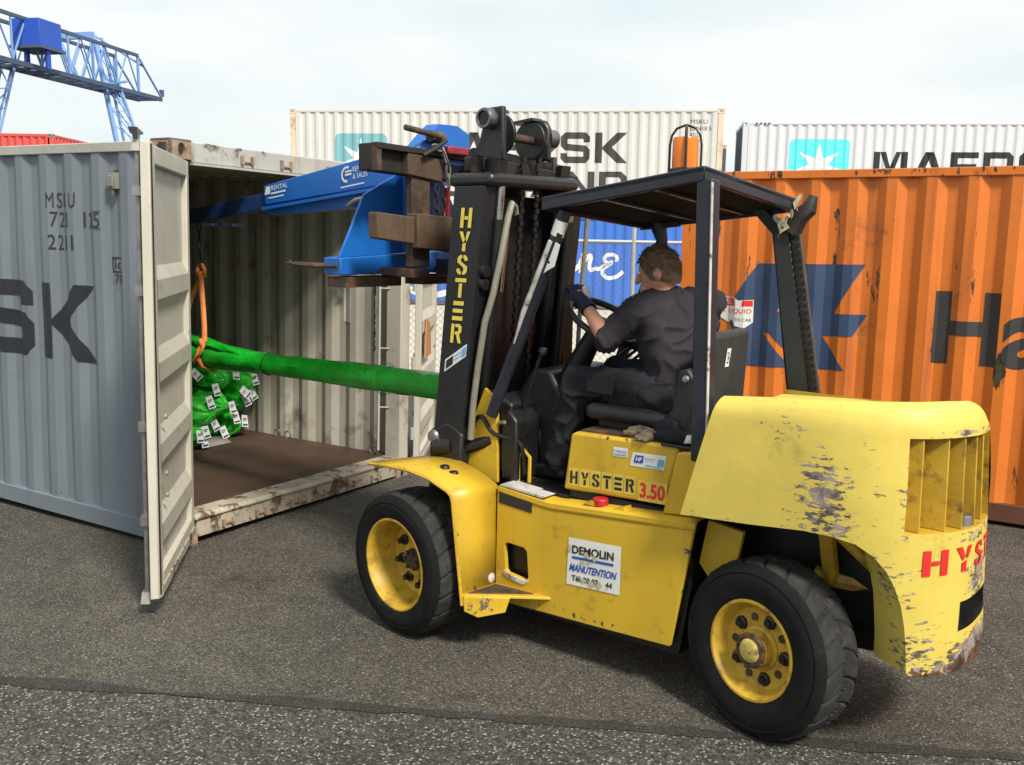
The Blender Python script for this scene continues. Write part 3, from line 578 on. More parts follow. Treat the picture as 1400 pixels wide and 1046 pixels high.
# doors
def door(parent, hx, hy, dx, dy, nx, ny, length=1.15):
    """leaf from hinge (hx,hy) along (dx,dy); inner face looks along (nx,ny)"""
    Wp = lambda u, d, z: (hx+dx*u+nx*d, hy+dy*u+ny*d, z)
    z0, z1 = .13, 2.455; rt = bpy.data.objects.new('door', None); 
    bpy.data.objects.remove(rt)
    b = B(); q = [(z0+.09, 0.)]; zz = z0+.19
    while zz+.36 < z1-.1: q += [(zz, 0.), (zz+.07, .035), (zz+.17, .035), (zz+.24, 0.)]; zz += .43
    q.append((z1-.09, 0.))
    for side in (0,):
        vs = []; 
        for z, d in q: vs += [Wp(.07, -.005+d, z), Wp(length-.09, -.005+d, z), Wp(.07, -.010+d, z), Wp(length-.09, -.010+d, z)]
        fs = []
        for i in range(len(q)-1):
            a, c = 4*i, 4*i+4; fs += [(a, a+1, c+1, c), (a+2, c+2, c+3, a+3)]
        b.add(vs, fs)
    leaf = b.build('door', 'cream', parent, smooth=20, recalc=False)
    f = B()
    for (u0, u1, za, zb) in ((0, .075, z0, z1), (length-.095, length, z0, z1), (.075, length-.095, z0, z0+.095), (.075, length-.095, z1-.095, z1)):
        f.hexa([Wp(u0, -.025, za), Wp(u1, -.025, za), Wp(u1, .028, za), Wp(u0, .028, za)], [Wp(u0, -.025, zb), Wp(u1, -.025, zb), Wp(u1, .028, zb), Wp(u0, .028, zb)])
    f.build('door_frame', 'cream', leaf, bevel=.006)
    g = B(); g.hexa([Wp(length+.002, -.02, z0-.02), Wp(length+.022, -.02, z0-.02), Wp(length+.012, .022, z0-.02), Wp(length-.02, .034, z0-.02)], [Wp(length+.002, -.02, z1+.01), Wp(length+.022, -.02, z1+.01), Wp(length+.012, .022, z1+.01), Wp(length-.02, .034, z1+.01)])
    g.build('door_seal', 'cream', leaf, bevel=.004)
    g = B(); g.hexa([Wp(length-.004, -.02, z0), Wp(length+.005, -.02, z0), Wp(length+.001, .031, z0), Wp(length-.010, .033, z0)], [Wp(length-.004, -.02, z1), Wp(length+.005, -.02, z1), Wp(length+.001, .031, z1), Wp(length-.010, .033, z1)]); g.build('seal_gap', 'grease', leaf)
    g = B(); g.hexa([Wp(.02, .028, z0-.015), Wp(length-.03, .028, z0-.015), Wp(length-.03, .036, z0-.015), Wp(.02, .036, z0-.015)], [Wp(.02, .028, z0+.03), Wp(length-.03, .028, z0+.03), Wp(length-.03, .036, z0+.03), Wp(.02, .036, z0+.03)]); g.build('seal_strip', 'sill', leaf)
    for u in (.32, 1.085):
        g = B(); g.tube([Wp(u, -.048, z0-.03), Wp(u, -.048, z1+.0)], .014, 10)
        g.hexa([Wp(u-.03, -.075, z1-.075+.04), Wp(u+.03, -.075, z1-.075+.04), Wp(u+.03, -.03, z1-.075+.04), Wp(u-.03, -.03, z1-.075+.04)], [Wp(u-.015, -.065, z1-.075+.10), Wp(u+.015, -.065, z1-.075+.10), Wp(u+.015, -.04, z1-.075+.10), Wp(u-.015, -.04, z1-.075+.10)])
        g.hexa([Wp(u-.055, -.07, z1-.075+.125), Wp(u+.055, -.07, z1-.075+.12), Wp(u+.055, -.035, z1-.075+.12), Wp(u-.055, -.035, z1-.075+.125)], [Wp(u-.075, -.075, z1-.075+.135), Wp(u+.08, -.075, z1-.075+.15), Wp(u+.08, -.03, z1-.075+.15), Wp(u-.075, -.03, z1-.075+.135)]); g.hexa([Wp(u-.02, -.065, z1-.075+.10), Wp(u+.02, -.065, z1-.075+.10), Wp(u+.02, -.04, z1-.075+.10), Wp(u-.02, -.04, z1-.075+.10)], [Wp(u-.04, -.065, z1-.075+.13), Wp(u+.04, -.065, z1-.075+.13), Wp(u+.04, -.04, z1-.075+.13), Wp(u-.04, -.04, z1-.075+.13)])
        g.hexa([Wp(u-.04, -.08, z0-.06), Wp(u+.04, -.08, z0-.06), Wp(u+.04, -.03, z0-.06), Wp(u-.04, -.03, z0-.06)], [Wp(u-.02, -.075, z0), Wp(u+.02, -.075, z0), Wp(u+.02, -.035, z0), Wp(u-.02, -.035, z0)])
        for z in (.5, 1.0, 1.7, 2.2): g.hexa([Wp(u-.04, -.07, z), Wp(u+.04, -.07, z), Wp(u+.04, -.025, z), Wp(u-.04, -.025, z)], [Wp(u-.04, -.07, z+.05), Wp(u+.04, -.07, z+.05), Wp(u+.04, -.025, z+.05), Wp(u-.04, -.025, z+.05)])
        g.build('locking_bar', 'steel', leaf)
    for z in (.35, .95, 1.6, 2.2):
        g = B(); g.tube([Wp(-.012, -.03, z), Wp(-.012, -.03, z+.1)], .018, 8); g.build('hinge', 'rail', leaf)
    for z in (.62, .74, 1.05): B().cyl(Wp(length-.2, .03, z), Wp(length-.2, .045, z), .014, 8).build('bolt', 'casting', leaf)
    return leaf
door(A, .035, .07, .652, -.758, .758, .652)
fd = door(A, .07, 2.44, -.49, .872, .872, .49)
B().prism([(.18, 1.02), (.62, 1.02), (.50, 1.30), (.24, 1.36)], lambda u, v, w: (.07-.49*u+.872*w, 2.44+.872*u+.49*w, v), .036, .048).build('brown_patch', mat('streaked_brown', (.42, .19, .07), .7, var=.2, streak=((.2, .08, .03), .5, 12)), fd)  # brown streaked patch on the far door leaf
# lock bar gear standing above the near corner
b = B(); b.tube([(.062, 2.455, .14), (.062, 2.455, 2.44)], .014, 6); b.build('door_gasket', 'grease', A)

# ---- orange container on the right
O = thing('shipping_container', 'orange shipping container with a navy logo and black letters, behind the forklift', 'container', (-3.08, 7.6554, 0))
qO = container(O, 12.192, 2.591, 'orange', 'orange', 'orange', 'orange', 'orange', 'orangerail', 'orange', brail_h=.165, dents=True)
onO = lambda u, v: (u, .012+corr_d(qO, u)+dent(u, v)-.003, v); cO = cuts_of(qO); ox = 3.08
sh = lambda L: [(x+ox, z) for x, z in L]
HL = B(); 
def holes2d(poly, holes):
    tri = tessellate_polygon([[V((x, y, 0)) for x, y in l] for l in [poly]+holes]); return [q for l in [poly]+holes for q in l], [tuple(t) for t in tri]
decal('logo', 'logonavy', O, holes2d(sh([(-2.42, 1.851), (-1.588, 1.865), (-1.80, 1.48), (-1.55, 1.482), (-1.645, 1.31), (-1.88, 1.30), (-1.69, 1.04), (-2.50, 1.01), (-2.56, 1.256), (-2.69, 1.422)]),
      [sh([(-2.241, 1.473), (-2.191, 1.476), (-2.120, 1.59), (-2.124, 1.653)]), sh([(-2.346, 1.293), (-2.293, 1.297), (-2.053, 1.045), (-2.136, 1.045)])]), onO, cO)
vs, fs = text2d('Hapag-Lloyd', 1, .03); xs = [v[0] for v in vs]; hx = [v for v in vs]
# scale: capital H 0.51 m tall
hh = max(v[1] for v in text2d('H', 1, .03)[0]); hw = max(v[0] for v in text2d('H', 1, .03)[0])-min(v[0] for v in text2d('H', 1, .03)[0]); x0 = min(v[0] for v in text2d('H', 1, .03)[0]); k = .512/hh; kx = .435/hw
decal('lettering', 'letgrey', O, ([((x-x0)*kx-1.070+ox, y*k+1.178) for x, y in vs], fs), onO, cO)
decal('hazard_sticker', 'sticker', O, polys2d([sh([(-2.715, 1.50), (-2.71, 1.57), (-2.60, 1.572), (-2.56, 1.545), (-2.44, 1.555), (-2.437, 1.37), (-2.50, 1.32), (-2.58, 1.335), (-2.61, 1.39), (-2.64, 1.36), (-2.715, 1.40)])]), lambda u, v: (u, onO(u, v)[1]-.002, v), cO)
onO2 = lambda u, v: (u, onO(u, v)[1]-.004, v); onO3 = lambda u, v: (u, onO(u, v)[1]-.006, v)
decal('sticker_band', 'letred', O, polys2d([sh([(-2.712, 1.50), (-2.712, 1.562), (-2.60, 1.565), (-2.585, 1.50)]), sh([(-2.53, 1.50), (-2.52, 1.545), (-2.445, 1.55), (-2.445, 1.50)])]), onO2, cO)
decal('lettering', 'letwhite', O, fit_text('TEL', ox-2.70, ox-2.615, 1.512, 1.552), onO3, cO)
decal('lettering', 'letred', O, fit_text('K LIQUID', ox-2.70, ox-2.45, 1.435, 1.478), onO2, cO)
decal('lettering', 'letgrey', O, fit_text('TH CAR', ox-2.58, ox-2.45, 1.375, 1.40), onO2, cO)

# ---- far stacks
W1 = (-20.3398, 20.6454, 0)
blue = thing('shipping_container', 'bright blue container with white script letters, at the bottom of the far stack', 'container', W1, SZ)
qB = container(blue, 12.192, 2.591, 'blue', 'blue', 'blue', 'blue', 'blue', 'bluedark', 'blue')
onB = onside(qB, e=.004); cB = cuts_of(qB)
S_ = []
for pts, wd in (([(8.162, 1.40), (8.225, 1.527), (8.19, 1.20), (8.28, 1.114), (8.386, 1.247), (8.478, 1.445), (8.489, 1.519), (8.44, 1.117), (8.545, 1.338), (8.665, 1.506), (8.722, 1.472), (8.68, 1.209), (8.74, 1.102), (8.848, 1.16), (8.95, 1.14), (9.10, 1.235), (9.25, 1.29), (9.29, 1.335), (9.20, 1.31), (9.09, 1.40), (9.15, 1.52), (9.30, 1.55), (9.42, 1.50), (9.44, 1.41), (9.39, 1.40)], .10),
                ([(9.283, 1.30), (9.10, 1.185), (9.05, 1.03), (9.187, .90), (9.405, .925), (9.55, 1.02), (9.626, 1.09)], .105)):
    S_.append(stroke(smooth_line(pts, 4), wd))
S_.append([[(8.256+.07*cos(a), 1.69+.07*sin(a)) for a in [2*pi*i/12 for i in range(12)]]])
S_.append(stroke(smooth_line([(3.3, .62), (3.8, .32), (4.38, .32), (4.9, .52), (5.6, .95)], 5), .17))
for x, pp in ((5.05, [(0, 0), (.1, .4), (.35, .45), (.4, .1), (.2, 0), (.1, .3)]), (5.9, [(0, .45), (.02, 0), (.2, .4), (.35, .42), (.4, 0)]), (6.8, [(0, .45), (.02, 0), (.2, .4), (.35, .42), (.4, 0)]), (7.5, [(0, .45), (.02, 0), (.15, .35), (.3, .45)])):
    S_.append(stroke(smooth_line([(x+a, 1.1+b_) for a, b_ in pp], 4), .10))
for S1_ in S_: decal('lettering', 'letwhite', blue, polys2d(S1_), onB, cB)
wh = thing('shipping_container', 'white container with a muted teal star and charcoal letters, on top of the blue one', 'container', (W1[0], W1[1], 2.594), SZ)
qW = container(wh, 12.192, 2.894, 'white', 'white', 'white', 'white', 'rustpost', 'white', 'white', posts={(0, 0): 'rustpost', (1, 0): 'rustpost'})
onW = onside(qW, e=.004); cW = cuts_of(qW); zb = 2.594
def starlogo(parent, fn, cuts, cx, cz, w, h, colour):
    r = .16; P = []
    for (sx, sz, a0) in ((1, 1, 0), (-1, 1, 90), (-1, -1, 180), (1, -1, 270)):
        P += [(cx+sx*(w/2-r)+r*cos(R(a0+t)), cz+sz*(h/2-r)+r*sin(R(a0+t))) for t in (0, 30, 60, 90)]
    decal('logo', colour, parent, polys2d([P]), fn, cuts)
    st = []
    for i in range(14):
        a = pi/2+pi*i/7; q = h*.43 if i % 2 == 0 else h*.155; st.append((cx+q*cos(a)*w/h, cz+q*sin(a)))
    decal('logo_star', 'letwhite', parent, polys2d([st]), lambda u, v: (u, fn(u, v)[1]-.003, v), cuts)
starlogo(wh, onW, cW, 2.09, 4.08-zb, 1.53, 1.48, 'teal')
decal('lettering', 'letgrey', wh, caps('MAERSK', 3.81, 9.63, 4.045-zb, 4.86-zb), onW, cW)
decal('lettering', 'letgrey', wh, caps('SEALAND', 3.45, 9.65, 3.10-zb, 3.81-zb), onW, cW)
for t_, u0, u1, v in (('MSKU', 11.30, 11.75, 5.10), ('022418 5', 11.30, 11.86, 4.92), ('45G1', 11.30, 11.55, 4.75)):
    decal('lettering', 'letgrey', wh, fit_text(t_, u0, u1, v-zb, v+.11-zb), onW, cW)
decal('placard', 'rustpost', wh, polys2d([[(11.62, 4.20-zb), (11.78, 4.20-zb), (11.78, 4.38-zb), (11.62, 4.38-zb)]]), onW, cW)
w2o = (-9.6838, 28.5868)
hid = thing('shipping_container', 'grey container at the foot of the right far stack, mostly hidden behind the orange one', 'container', w2o+(0,), SZ)
container(hid, 12.192, 2.591, 'bluedark', 'bluedark', 'bluedark', 'bluedark', 'bluedark', 'bluedark', 'bluedark')
w2 = thing('shipping_container', 'clean white container with a bright aqua star square, above the orange container', 'container', w2o+(2.594,), SZ)
q2 = container(w2, 12.192, 2.894, 'offwhite', 'offwhite', 'offwhite', 'offwhite', 'offwhite', 'offwhite', 'bluedark')
on2 = onside(q2, e=.004); c2 = cuts_of(q2)
starlogo(w2, on2, c2, 2.25, 4.22-zb, 1.74, 1.55, 'aqua')
decal('lettering', 'letblack', w2, caps('MAERSK', 3.81, 9.7, 3.80-zb, 4.64-zb), on2, c2)
b = B()
for i in range(4): b.prism([(.35+i*.12, 5.42-zb), (.41+i*.12, 5.42-zb), (.45+i*.12, 5.47-zb), (.39+i*.12, 5.47-zb)], XZ, -.002, .003)
b.build('hazard_stripe', 'letblack', w2)
dk = thing('shipping_container', 'dark grey container end with a rusty corner, in the gap between the two white stacks', 'container', (-22.6, 27.3, 2.594), SZ)
container(dk, 12.192, 2.591, 'bluedark', 'bluedark', 'bluedark', 'bluedark', 'rustpost', 'bluedark', 'bluedark')
dk2 = thing('shipping_container', 'dark grey container under the one in the gap between the white stacks', 'container', (-22.6, 27.3, 0), SZ)
container(dk2, 12.192, 2.591, 'bluedark', 'bluedark', 'bluedark', 'bluedark', 'bluedark', 'bluedark', 'bluedark')
rd = thing('shipping_container', 'red container showing over the roof of the open grey one, left', 'container', (-31.1, 20.3, 2.594), R(123))
container(rd, 12.192, 2.591, 'red', 'red', 'red', 'red', 'casting', 'red', 'red')
rd2 = thing('shipping_container', 'red container under the upper red one, hidden behind the open grey container', 'container', (-31.1, 20.3, 0), R(123))
container(rd2, 12.192, 2.591, 'red', 'red', 'red', 'red', 'casting', 'red', 'red')

# ---- fence
F = thing('chain_link_fence', 'chain link fence with galvanised rail and posts in front of the blue container', 'fence', FP, SZ)
for x in (-12, -9.2, -6.4, -3.4, .06, 2.8, 5.6):
    B().tube([(x, 0, 0), (x, 0, 2.24 if abs(x-.06) < .2 else 2.02)], .027, 10).build('post', 'fence', F)
B().tube([(-12.5, 0, 1.985), (6, 0, 1.985)], .022, 10).build('rail', 'fence', F)
B().tube([(-12.5, 0, .08), (6, 0, .08)], .006, 6).build('tension_wire', 'wire', F)
b = B(); pit = .085; n = int(18.5/pit); Hf = 1.96
for sgn in (1, -1):
    for i in range(-int(Hf/pit)-1, n):
        xa = -12.5+i*pit; xb = xa+Hf
        a0 = 0 if xa >= -12.5 else -12.5-xa; a1 = Hf if xb <= 6 else 6-xa
        if a1 <= a0: continue
        z0, z1 = (.02+a0, .02+a1) if sgn > 0 else (Hf+.02-a0, Hf+.02-a1)
        b.beam((xa+a0, .004*sgn, z0), (xa+a1, .004*sgn, z1), .0035, .0035, (0, 1, 0))
mesh = b.build('wire_mesh', 'wire', F, smooth=0, recalc=False); mesh['kind'] = 'stuff'

# ---- gantry crane
G = thing('gantry_crane', 'pale blue lattice gantry crane with a blue trolley cabin, far behind on the left', 'crane', (-84.5, 58.5, 0))
g0 = V((-80.3, 48.04, 15.6)); gd = V((-.357, .934, 0)).normalized(); gx = V((gd.y, -gd.x, 0)); GO = V((-84.5, 58.5, 0))
def gp(t, s, z): return g0+gd*t+gx*s+V((0, 0, z))-GO
LEN0, LEN1, TOP1 = -26., 22.6, 18.4; HT = 3.75
b = B(); c_ = B(); dk_ = B()
for s in (-1.3, 1.3):
    dk_.beam(gp(LEN0, s, 0), gp(LEN1, s, 0), .30, .40); 
    c_.beam(gp(LEN0, s, HT), gp(TOP1, s, HT), .24, .30)
    b.beam(gp(TOP1, s, HT), gp(LEN1, s, .2), .16, .16)
    t = LEN0; i = 0
    while t < TOP1-.1:
        t2 = min(t+3.7, TOP1); b.beam(gp(t, s, .2), gp(t, s, HT), .14, .14)
        b.beam(gp(t, s, .2), gp((t+t2)/2, s, HT), .11, .11); b.beam(gp((t+t2)/2, s, HT), gp(t2, s, .2), .11, .11); t = t2
    b.beam(gp(TOP1, s, .2), gp(TOP1, s, HT), .2, .2)
b.build('truss_web', 'crane', G, smooth=0); c_.build('top_chord', 'cranedark', G, smooth=0); dk_.build('bottom_chord', 'cranedark', G, smooth=0)
b = B(); t = LEN0
while t < LEN1: b.beam(gp(t, -1.3, -.1), gp(t, 1.3, -.1), .35, .2); t += 1.6
b.build('cross_tie', 'cranedark', G, smooth=0)
b = B(); b.box((0, 0, 0), (0, 0, 0)); b = B(); q = gp(22.7, 1.3, .3); b.beam(q, q+V((0, 0, .7)), .35, .35, (1, 0, 0)); b.build('end_stop', 'cranedark', G)
def lattice(name, pa, pb, foot_a, foot_b, wtop, wbot, nb=9):
    """leg of two chords, laced"""
    b = B(); pa, pb, fa, fb = V(pa), V(pb), V(foot_a), V(foot_b)
    b.beam(pa, fa, .36, .36); b.beam(pb, fb, .2, .2); off = gd*1.3
    b.beam(pa+off, fa+off, .2, .2)
    for i in range(nb):
        t0, t1 = i/nb, (i+1)/nb; A0, A1, B0, B1 = pa.lerp(fa, t0), pa.lerp(fa, t1), pb.lerp(fb, t0), pb.lerp(fb, t1)
        b.beam(A1, B1, .09, .09); b.beam(A0, B1, .08, .08) if i % 2 == 0 else b.beam(B0, A1, .08, .08); b.beam(A0+off, B1, .07, .07)
    b.build(name, 'crane', G, smooth=0)
T1 = 14.6
ap = V((-86.8, 61.6, 20.7))-GO; apL = V((-89.83, 59.7, 20.5))-GO
ft = V((-83.86, 61.54, 10.33))-GO; dd = ft-ap; foot = ap+dd*(20.7/(20.7-10.33)); ft2 = V((-82.37, 62.53, 10.72))-GO; foot2 = foot+(ft2-ft)*1.9; top2 = V((-85.2, 62.6, 17.3))-GO
lattice('support_leg', ap, top2, foot, foot2, .3, 1.5, 12)
b = B(); b.beam(ap, apL, .5, .6); b.beam(apL, gp(T1-1.5, -1.6, .1), .35, .35); b.beam(ap, gp(T1-2, -1.3, .1), .22, .22); b.beam(ap, gp(T1+5, 1.3, 2.8), .14, .14); b.beam(gp(T1, -1.3, .3), gp(T1, 2.4, .6), .2, .2); b.build('portal_frame', 'crane', G, smooth=0)
na = V((-81.0, 49.7, 15.4))-GO; nf = V((-81.75, 48.2, 8.9))-GO; dn = nf-na; nfoot = na+dn*(15.4/6.5)
lattice('support_leg', na+V((-1.2, -.5, 0)), na, nfoot+V((-1.8, -.8, 0)), nfoot+V((.1, 0, 0)), .3, 1.5, 9)
b = B(); cb = V((-81.6, 50.2, 17.1))+gx*2.0; 
x_ = gx; Lc = [(a, c) for a in (-1.45, 1.1) for c in (-1.4, 2.1)]
P = lambda a, c, z: cb+gx*a+gd*c+V((0, 0, z))-GO
b.hexa([P(-1.4, -1.0, .1), P(1.2, -1.0, .1), P(1.2, 1.9, .1), P(-1.4, 1.9, .1)], [P(-1.4, -1.0, 2.3), P(1.2, -1.0, 2.3), P(1.2, 1.9, 2.3), P(-1.4, 1.9, 2.3)])
cabn = b.build('trolley_cabin', 'cranecab', G, bevel=.05)
b = B(); b.hexa([P(-1.7, -1.2, -.15), P(1.4, -1.2, -.15), P(1.4, 2.1, -.15), P(-1.7, 2.1, -.15)], [P(-1.7, -1.2, .1), P(1.4, -1.2, .1), P(1.4, 2.1, .1), P(-1.7, 2.1, .1)]); b.build('cabin_platform', 'cranedark', cabn)
for a in (-1, 1): 
    b = B(); b.beam(P(a, .2, -.15), P(a, .2, -1.7), .35, .35); b.build('cabin_strut', 'cranecab', cabn)
def smooth3(P, k):
    P = [P[0]*2-P[1]]+P+[P[-1]*2-P[-2]]; o = []
    for i in range(1, len(P)-2):
        for j in range(k):
            t = j/k; a, b, c, d = P[i-1], P[i], P[i+1], P[i+2]; o.append(.5*((2*b)+(c-a)*t+(2*a-5*b+4*c-d)*t*t+(3*b-a-3*c+d)*t**3))
    return o+[P[-2]]
# ================================================================ forklift (local frame: x backwards, y to the far side)
TH = R(-7); TO = V((-2.966, 3.693, 0))
T = thing('forklift', 'worn yellow forklift with a black mast, its driver sitting under a dark overhead guard', 'forklift', TO, TH)
YC = .76
mir = lambda y: 2*YC-y
# ---- main frame
TW = lambda u, v, w: (u, w, v)
outline = [(.425, .797), (.744, .772), (1.10, .797), (1.526, .829), (1.429, .241), (1.0, .222), (.558, .205), (.42, .205)]
rr = lambda x0, y0, x1, y1, r, sk=0: [(cx+r*cos(R(a)), cy+r*sin(R(a))) for cx, cy, a0 in ((x1-r, y1-r, 0), (x0+r+sk, y1-r, 90), (x0+r, y0+r, 180), (x1-r-sk, y0+r, 270)) for a in (a0, a0+45, a0+90)]
hole = [(.475, .505), (.49, .517), (.60, .512), (.615, .50), (.628, .365), (.615, .35), (.50, .362), (.486, .375)]
b = B(); b.prism(outline, TW, .31, .335, [hole]); b.build('side_panel', 'yellow', T, bevel=.006)
b = B(); b.prism([(x, z) for x, z in outline], TW, mir(.335), mir(.31)); b.build('side_panel', 'yellow', T, bevel=.006)
b = B(); b.prism([(.44, .33), (.66, .33), (.66, .53), (.44, .53)], TW, .42, .43); b.build('step_recess', 'hole', T)
b = B(); b.prism([(.478, .372), (.490, .360), (.615, .347), (.634, .362), (.63, .345), (.60, .325), (.50, .340), (.475, .355)], TW, .304, .312); b.build('recess_lip', 'scuff', T)
topz = lambda x: .797+(x-.425)*(.772-.797)/.319 if x < .744 else .772+(x-.744)*.0729
def deck(y0, y1, ys):
    b = B(); prof = [(0, -.035), (.004, -.012), (.018, .0), (.05, .004), (ys, .004)]
    xs = [.425+i*(1.526-.425)/20 for i in range(21)]; sgn = 1 if y1 > y0 else -1
    vs = [(x, y0+sgn*(a-.001), topz(x)+c) for x in xs for a, c in prof]; k = len(prof)
    b.add(vs, [(i*k+j, i*k+k+j, i*k+k+j+1, i*k+j+1) for i in range(20) for j in range(k-1)]); return b
deck(.31, .8, .44).build('deck_plate', 'yellow', T, smooth=50, thick=.004)
deck(mir(.31), .8, .44).build('deck_plate', 'yellow', T, smooth=50, thick=.004)
b = B(); b.prism([(-.15, .18), (.42, .17), (1.45, .19), (1.5, .55), (1.45, .76), (.45, .74), (-.1, .70)], TW, .36, mir(.36)); b.build('chassis', 'grease', T)  # solid chassis mass, belly lowered to block light under the truck
b = B(); b.box((.40, .40, .786), (.80, 1.1, .800)); b.build('floor_mat', 'grease', T)
b = B(); b.prism([(.43, .803), (.70, .785), (.72, .794), (.45, .812)], TW, .315, .42); b.build('worn_floor_edge', 'scuff', T)
decal('reflector_strip', 'letblack', T, polys2d([[(.438, .715), (.645, .70), (.645, .753), (.438, .772)]]), lambda u, v: (u, .3065, v))
# fuel cap in its recess
b = B(); b.box((.93, .345, .787), (1.14, .43, .797)); b.build('filler_recess', 'grease', T)
b = B(); b.lathe([(.0, .03), (.034, .03), (.038, .025), (.038, .0), (0, 0)], (1.0, .372, .800), (0, 0, 1), 14); b.build('filler_cap', 'redcap', T)
for x in (.955, 1.12):
    b = B(); b.prism([(x-.03, .797), (x+.035, .797), (x+.03, .822), (x-.025, .803)], TW, .335, .40); b.build('recess_lip', 'yellow', T)
# ---- fender
def fender(f, name):
    near = [(-.209, .863), (-.05, .872), (.093, .872), (.23, .853), (.350, .812), (.372, .795), (.382, .765), (.41, .55), (.449, .262)]
    far = [(-.06, .870), (.03, .876), (.15, .875), (.27, .845), (.385, .800), (.402, .786), (.407, .755), (.409, .55), (.414, .262)]
    b = B(); n = len(near)
    b.add([p for (x, z), (x2, z2) in zip(near, far) for p in ((x, f(.02), z), (x2, f(.335), z2))], [(2*i, 2*i+2, 2*i+3, 2*i+1) for i in range(n-1)])
    o = b.build(name, 'yellow', T, smooth=60, thick=.012); 
    e = B(); e.tube([(x, f(.02), z) for x, z in near], .0085, 6); e.build('fender_edge', 'rim', T)
fender(lambda y: y, 'fender'); fender(mir, 'fender')
for x, y in ((.165, .20), (.235, .19)): 
    b = B(); b.lathe([(0, .014), (.022, .014), (.028, 0), (0, 0)], (x, y, .868-(x-.16)*.25), (0, 0, 1), 12); b.build('rubber_plug', 'grease', T)
def plate3(pts, th, name, m, **k):
    p = [V(q) for q in pts]; n = (p[1]-p[0]).cross(p[2]-p[0]).normalized()*th; b = B(); q = len(p)
    b.add(p+[a-n for a in p], [tuple(range(q)), tuple(range(2*q-1, q-1, -1))]+[(i, i+q, (i+1) % q+q, (i+1) % q) for i in range(q)]); return b.build(name, m, T, **k)
plate3([(.445, .022, .318), (.775, .315, .300), (.415, .315, .285)], .014, 'step_plate', 'yellow', bevel=.003)
plate3([(.46, .06, .3195), (.68, .29, .3050), (.43, .30, .2890)], .004, 'step_tread', 'rustysteel')
plate3([(.449, .03, .310), (.62, .18, .302), (.60, .17, .225), (.50, .08, .20), (.455, .03, .235)], .012, 'step_bracket', 'yellow', bevel=.003)
b = B(); b.lathe([(0, .008), (.02, .006), (.028, 0), (0, 0)], (.418, .275, .325), (1, -.1, .1), 14); b.build('marker_stud', 'scuff', T)
# tower plate beside the mast
b = B(); h0 = [(.30+.012*cos(a), 1.13+.012*sin(a)) for a in [2*pi*i/8 for i in range(8)]]
b.prism([(.261, 1.269), (.345, 1.218), (.353, .784), (.08, .855)], TW, .392, .412, [h0]); b.build('tower_plate', 'yellow', T, bevel=.004)
b = B(); b.prism([(.261, 1.269), (.345, 1.218), (.353, .784), (.08, .855)], TW, mir(.412), mir(.392)); b.build('tower_plate', 'yellow', T, bevel=.004)
b = B(); b.tube([(.46, .43, .80), (.46, .43, .93), (.475, .45, .97), (.50, .47, .93), (.50, .47, .80)], .011, 8); b.build('grab_handle', 'yellow', T)
# ---- hood box under the seat
b = B(); b.prism([(.80, 1.105), (.764, .826), (1.319, .851), (1.385, 1.118), (1.36, 1.132), (.83, 1.118)], TW, .40, mir(.40)); b.build('engine_hood', 'yellow', T, bevel=.022, seg=3)
b = B(); b.prism([(1.395, 1.112), (1.50, 1.13), (1.53, .845), (1.335, .822)], TW, .365, mir(.365)); b.build('hood_side_cover', 'yellow', T, bevel=.008)
b = B(); b.box((1.30, .385, 1.126), (1.50, mir(.385), 1.140)); b.build('hood_trim', 'seat', T, bevel=.004)
b = B(); b.prism([(.84, 1.118), (1.30, 1.134), (1.30, 1.141), (.84, 1.127)], TW, .43, mir(.43)); b.build('hood_lid', 'rustysteel', T)
b = B(); b.box((.80, .41, .795), (1.40, 1.12, .83)); b.build('hood_gap', 'hole', T)
onH = lambda u, v: (u, .3955, v)
hb = lambda u: .853+(u-.77)*.046
sl = lambda u, v: (u, .397, v+(u-.77)*.046)
b = B()
decal('lettering', 'letblack', T, stencil('HYSTER', .805, .863, .044, .062, .063), sl)
decal('letter_backing', 'backing', T, polys2d([[(.795+i*.063, .850), (.853+i*.063, .850), (.853+i*.063, .940), (.795+i*.063, .940)] for i in range(6)]), lambda u, v: (u, .3985, v+(u-.77)*.046))
decal('number_plate', 'backing', T, polys2d([[(1.185, .838), (1.335, .838), (1.335, .935), (1.185, .935)]]), lambda u, v: (u, .3985, v+(u-.77)*.03))
decal('lettering', 'letred', T, fit_text('3.50', 1.195, 1.325, .853, .925, .03), lambda u, v: (u, .397, v+(u-.77)*.03))
decal('sticker', 'sticker', T, polys2d([[(1.045, 1.035), (1.125, 1.04), (1.125, 1.083), (1.045, 1.08)]]), lambda u, v: (u, .398, v))
decal('lettering', 'letblue', T, joinshape(fit_text('S VAN SON', 1.052, 1.118, 1.055, 1.070), polys2d([[(1.05, 1.043), (1.12, 1.047), (1.12, 1.050), (1.05, 1.047)]])), lambda u, v: (u, .396, v))
decal('sticker', 'sticker', T, polys2d([[(1.135, 1.005), (1.315, 1.012), (1.325, 1.078), (1.15, 1.072)]]), lambda u, v: (u, .398, v))
decal('sticker_logo', 'letblue', T, polys2d([[(1.158, 1.024), (1.205, 1.026), (1.21, 1.062), (1.165, 1.060)]]), lambda u, v: (u, .396, v))
decal('lettering', 'letwhite', T, fit_text('HF', 1.168, 1.202, 1.033, 1.053, .03, .2), lambda u, v: (u, .3945, v))
decal('sticker_print', 'stickerblue', T, polys2d([[(1.28, 1.025), (1.312, 1.026), (1.315, 1.06), (1.285, 1.058)], [(1.22, 1.018), (1.30, 1.016), (1.30, 1.021), (1.22, 1.023)], [(1.215, 1.05), (1.27, 1.052), (1.27, 1.055), (1.215, 1.053)], [(1.215, 1.04), (1.26, 1.042), (1.26, 1.044), (1.215, 1.042)]]), lambda u, v: (u, .396, v))
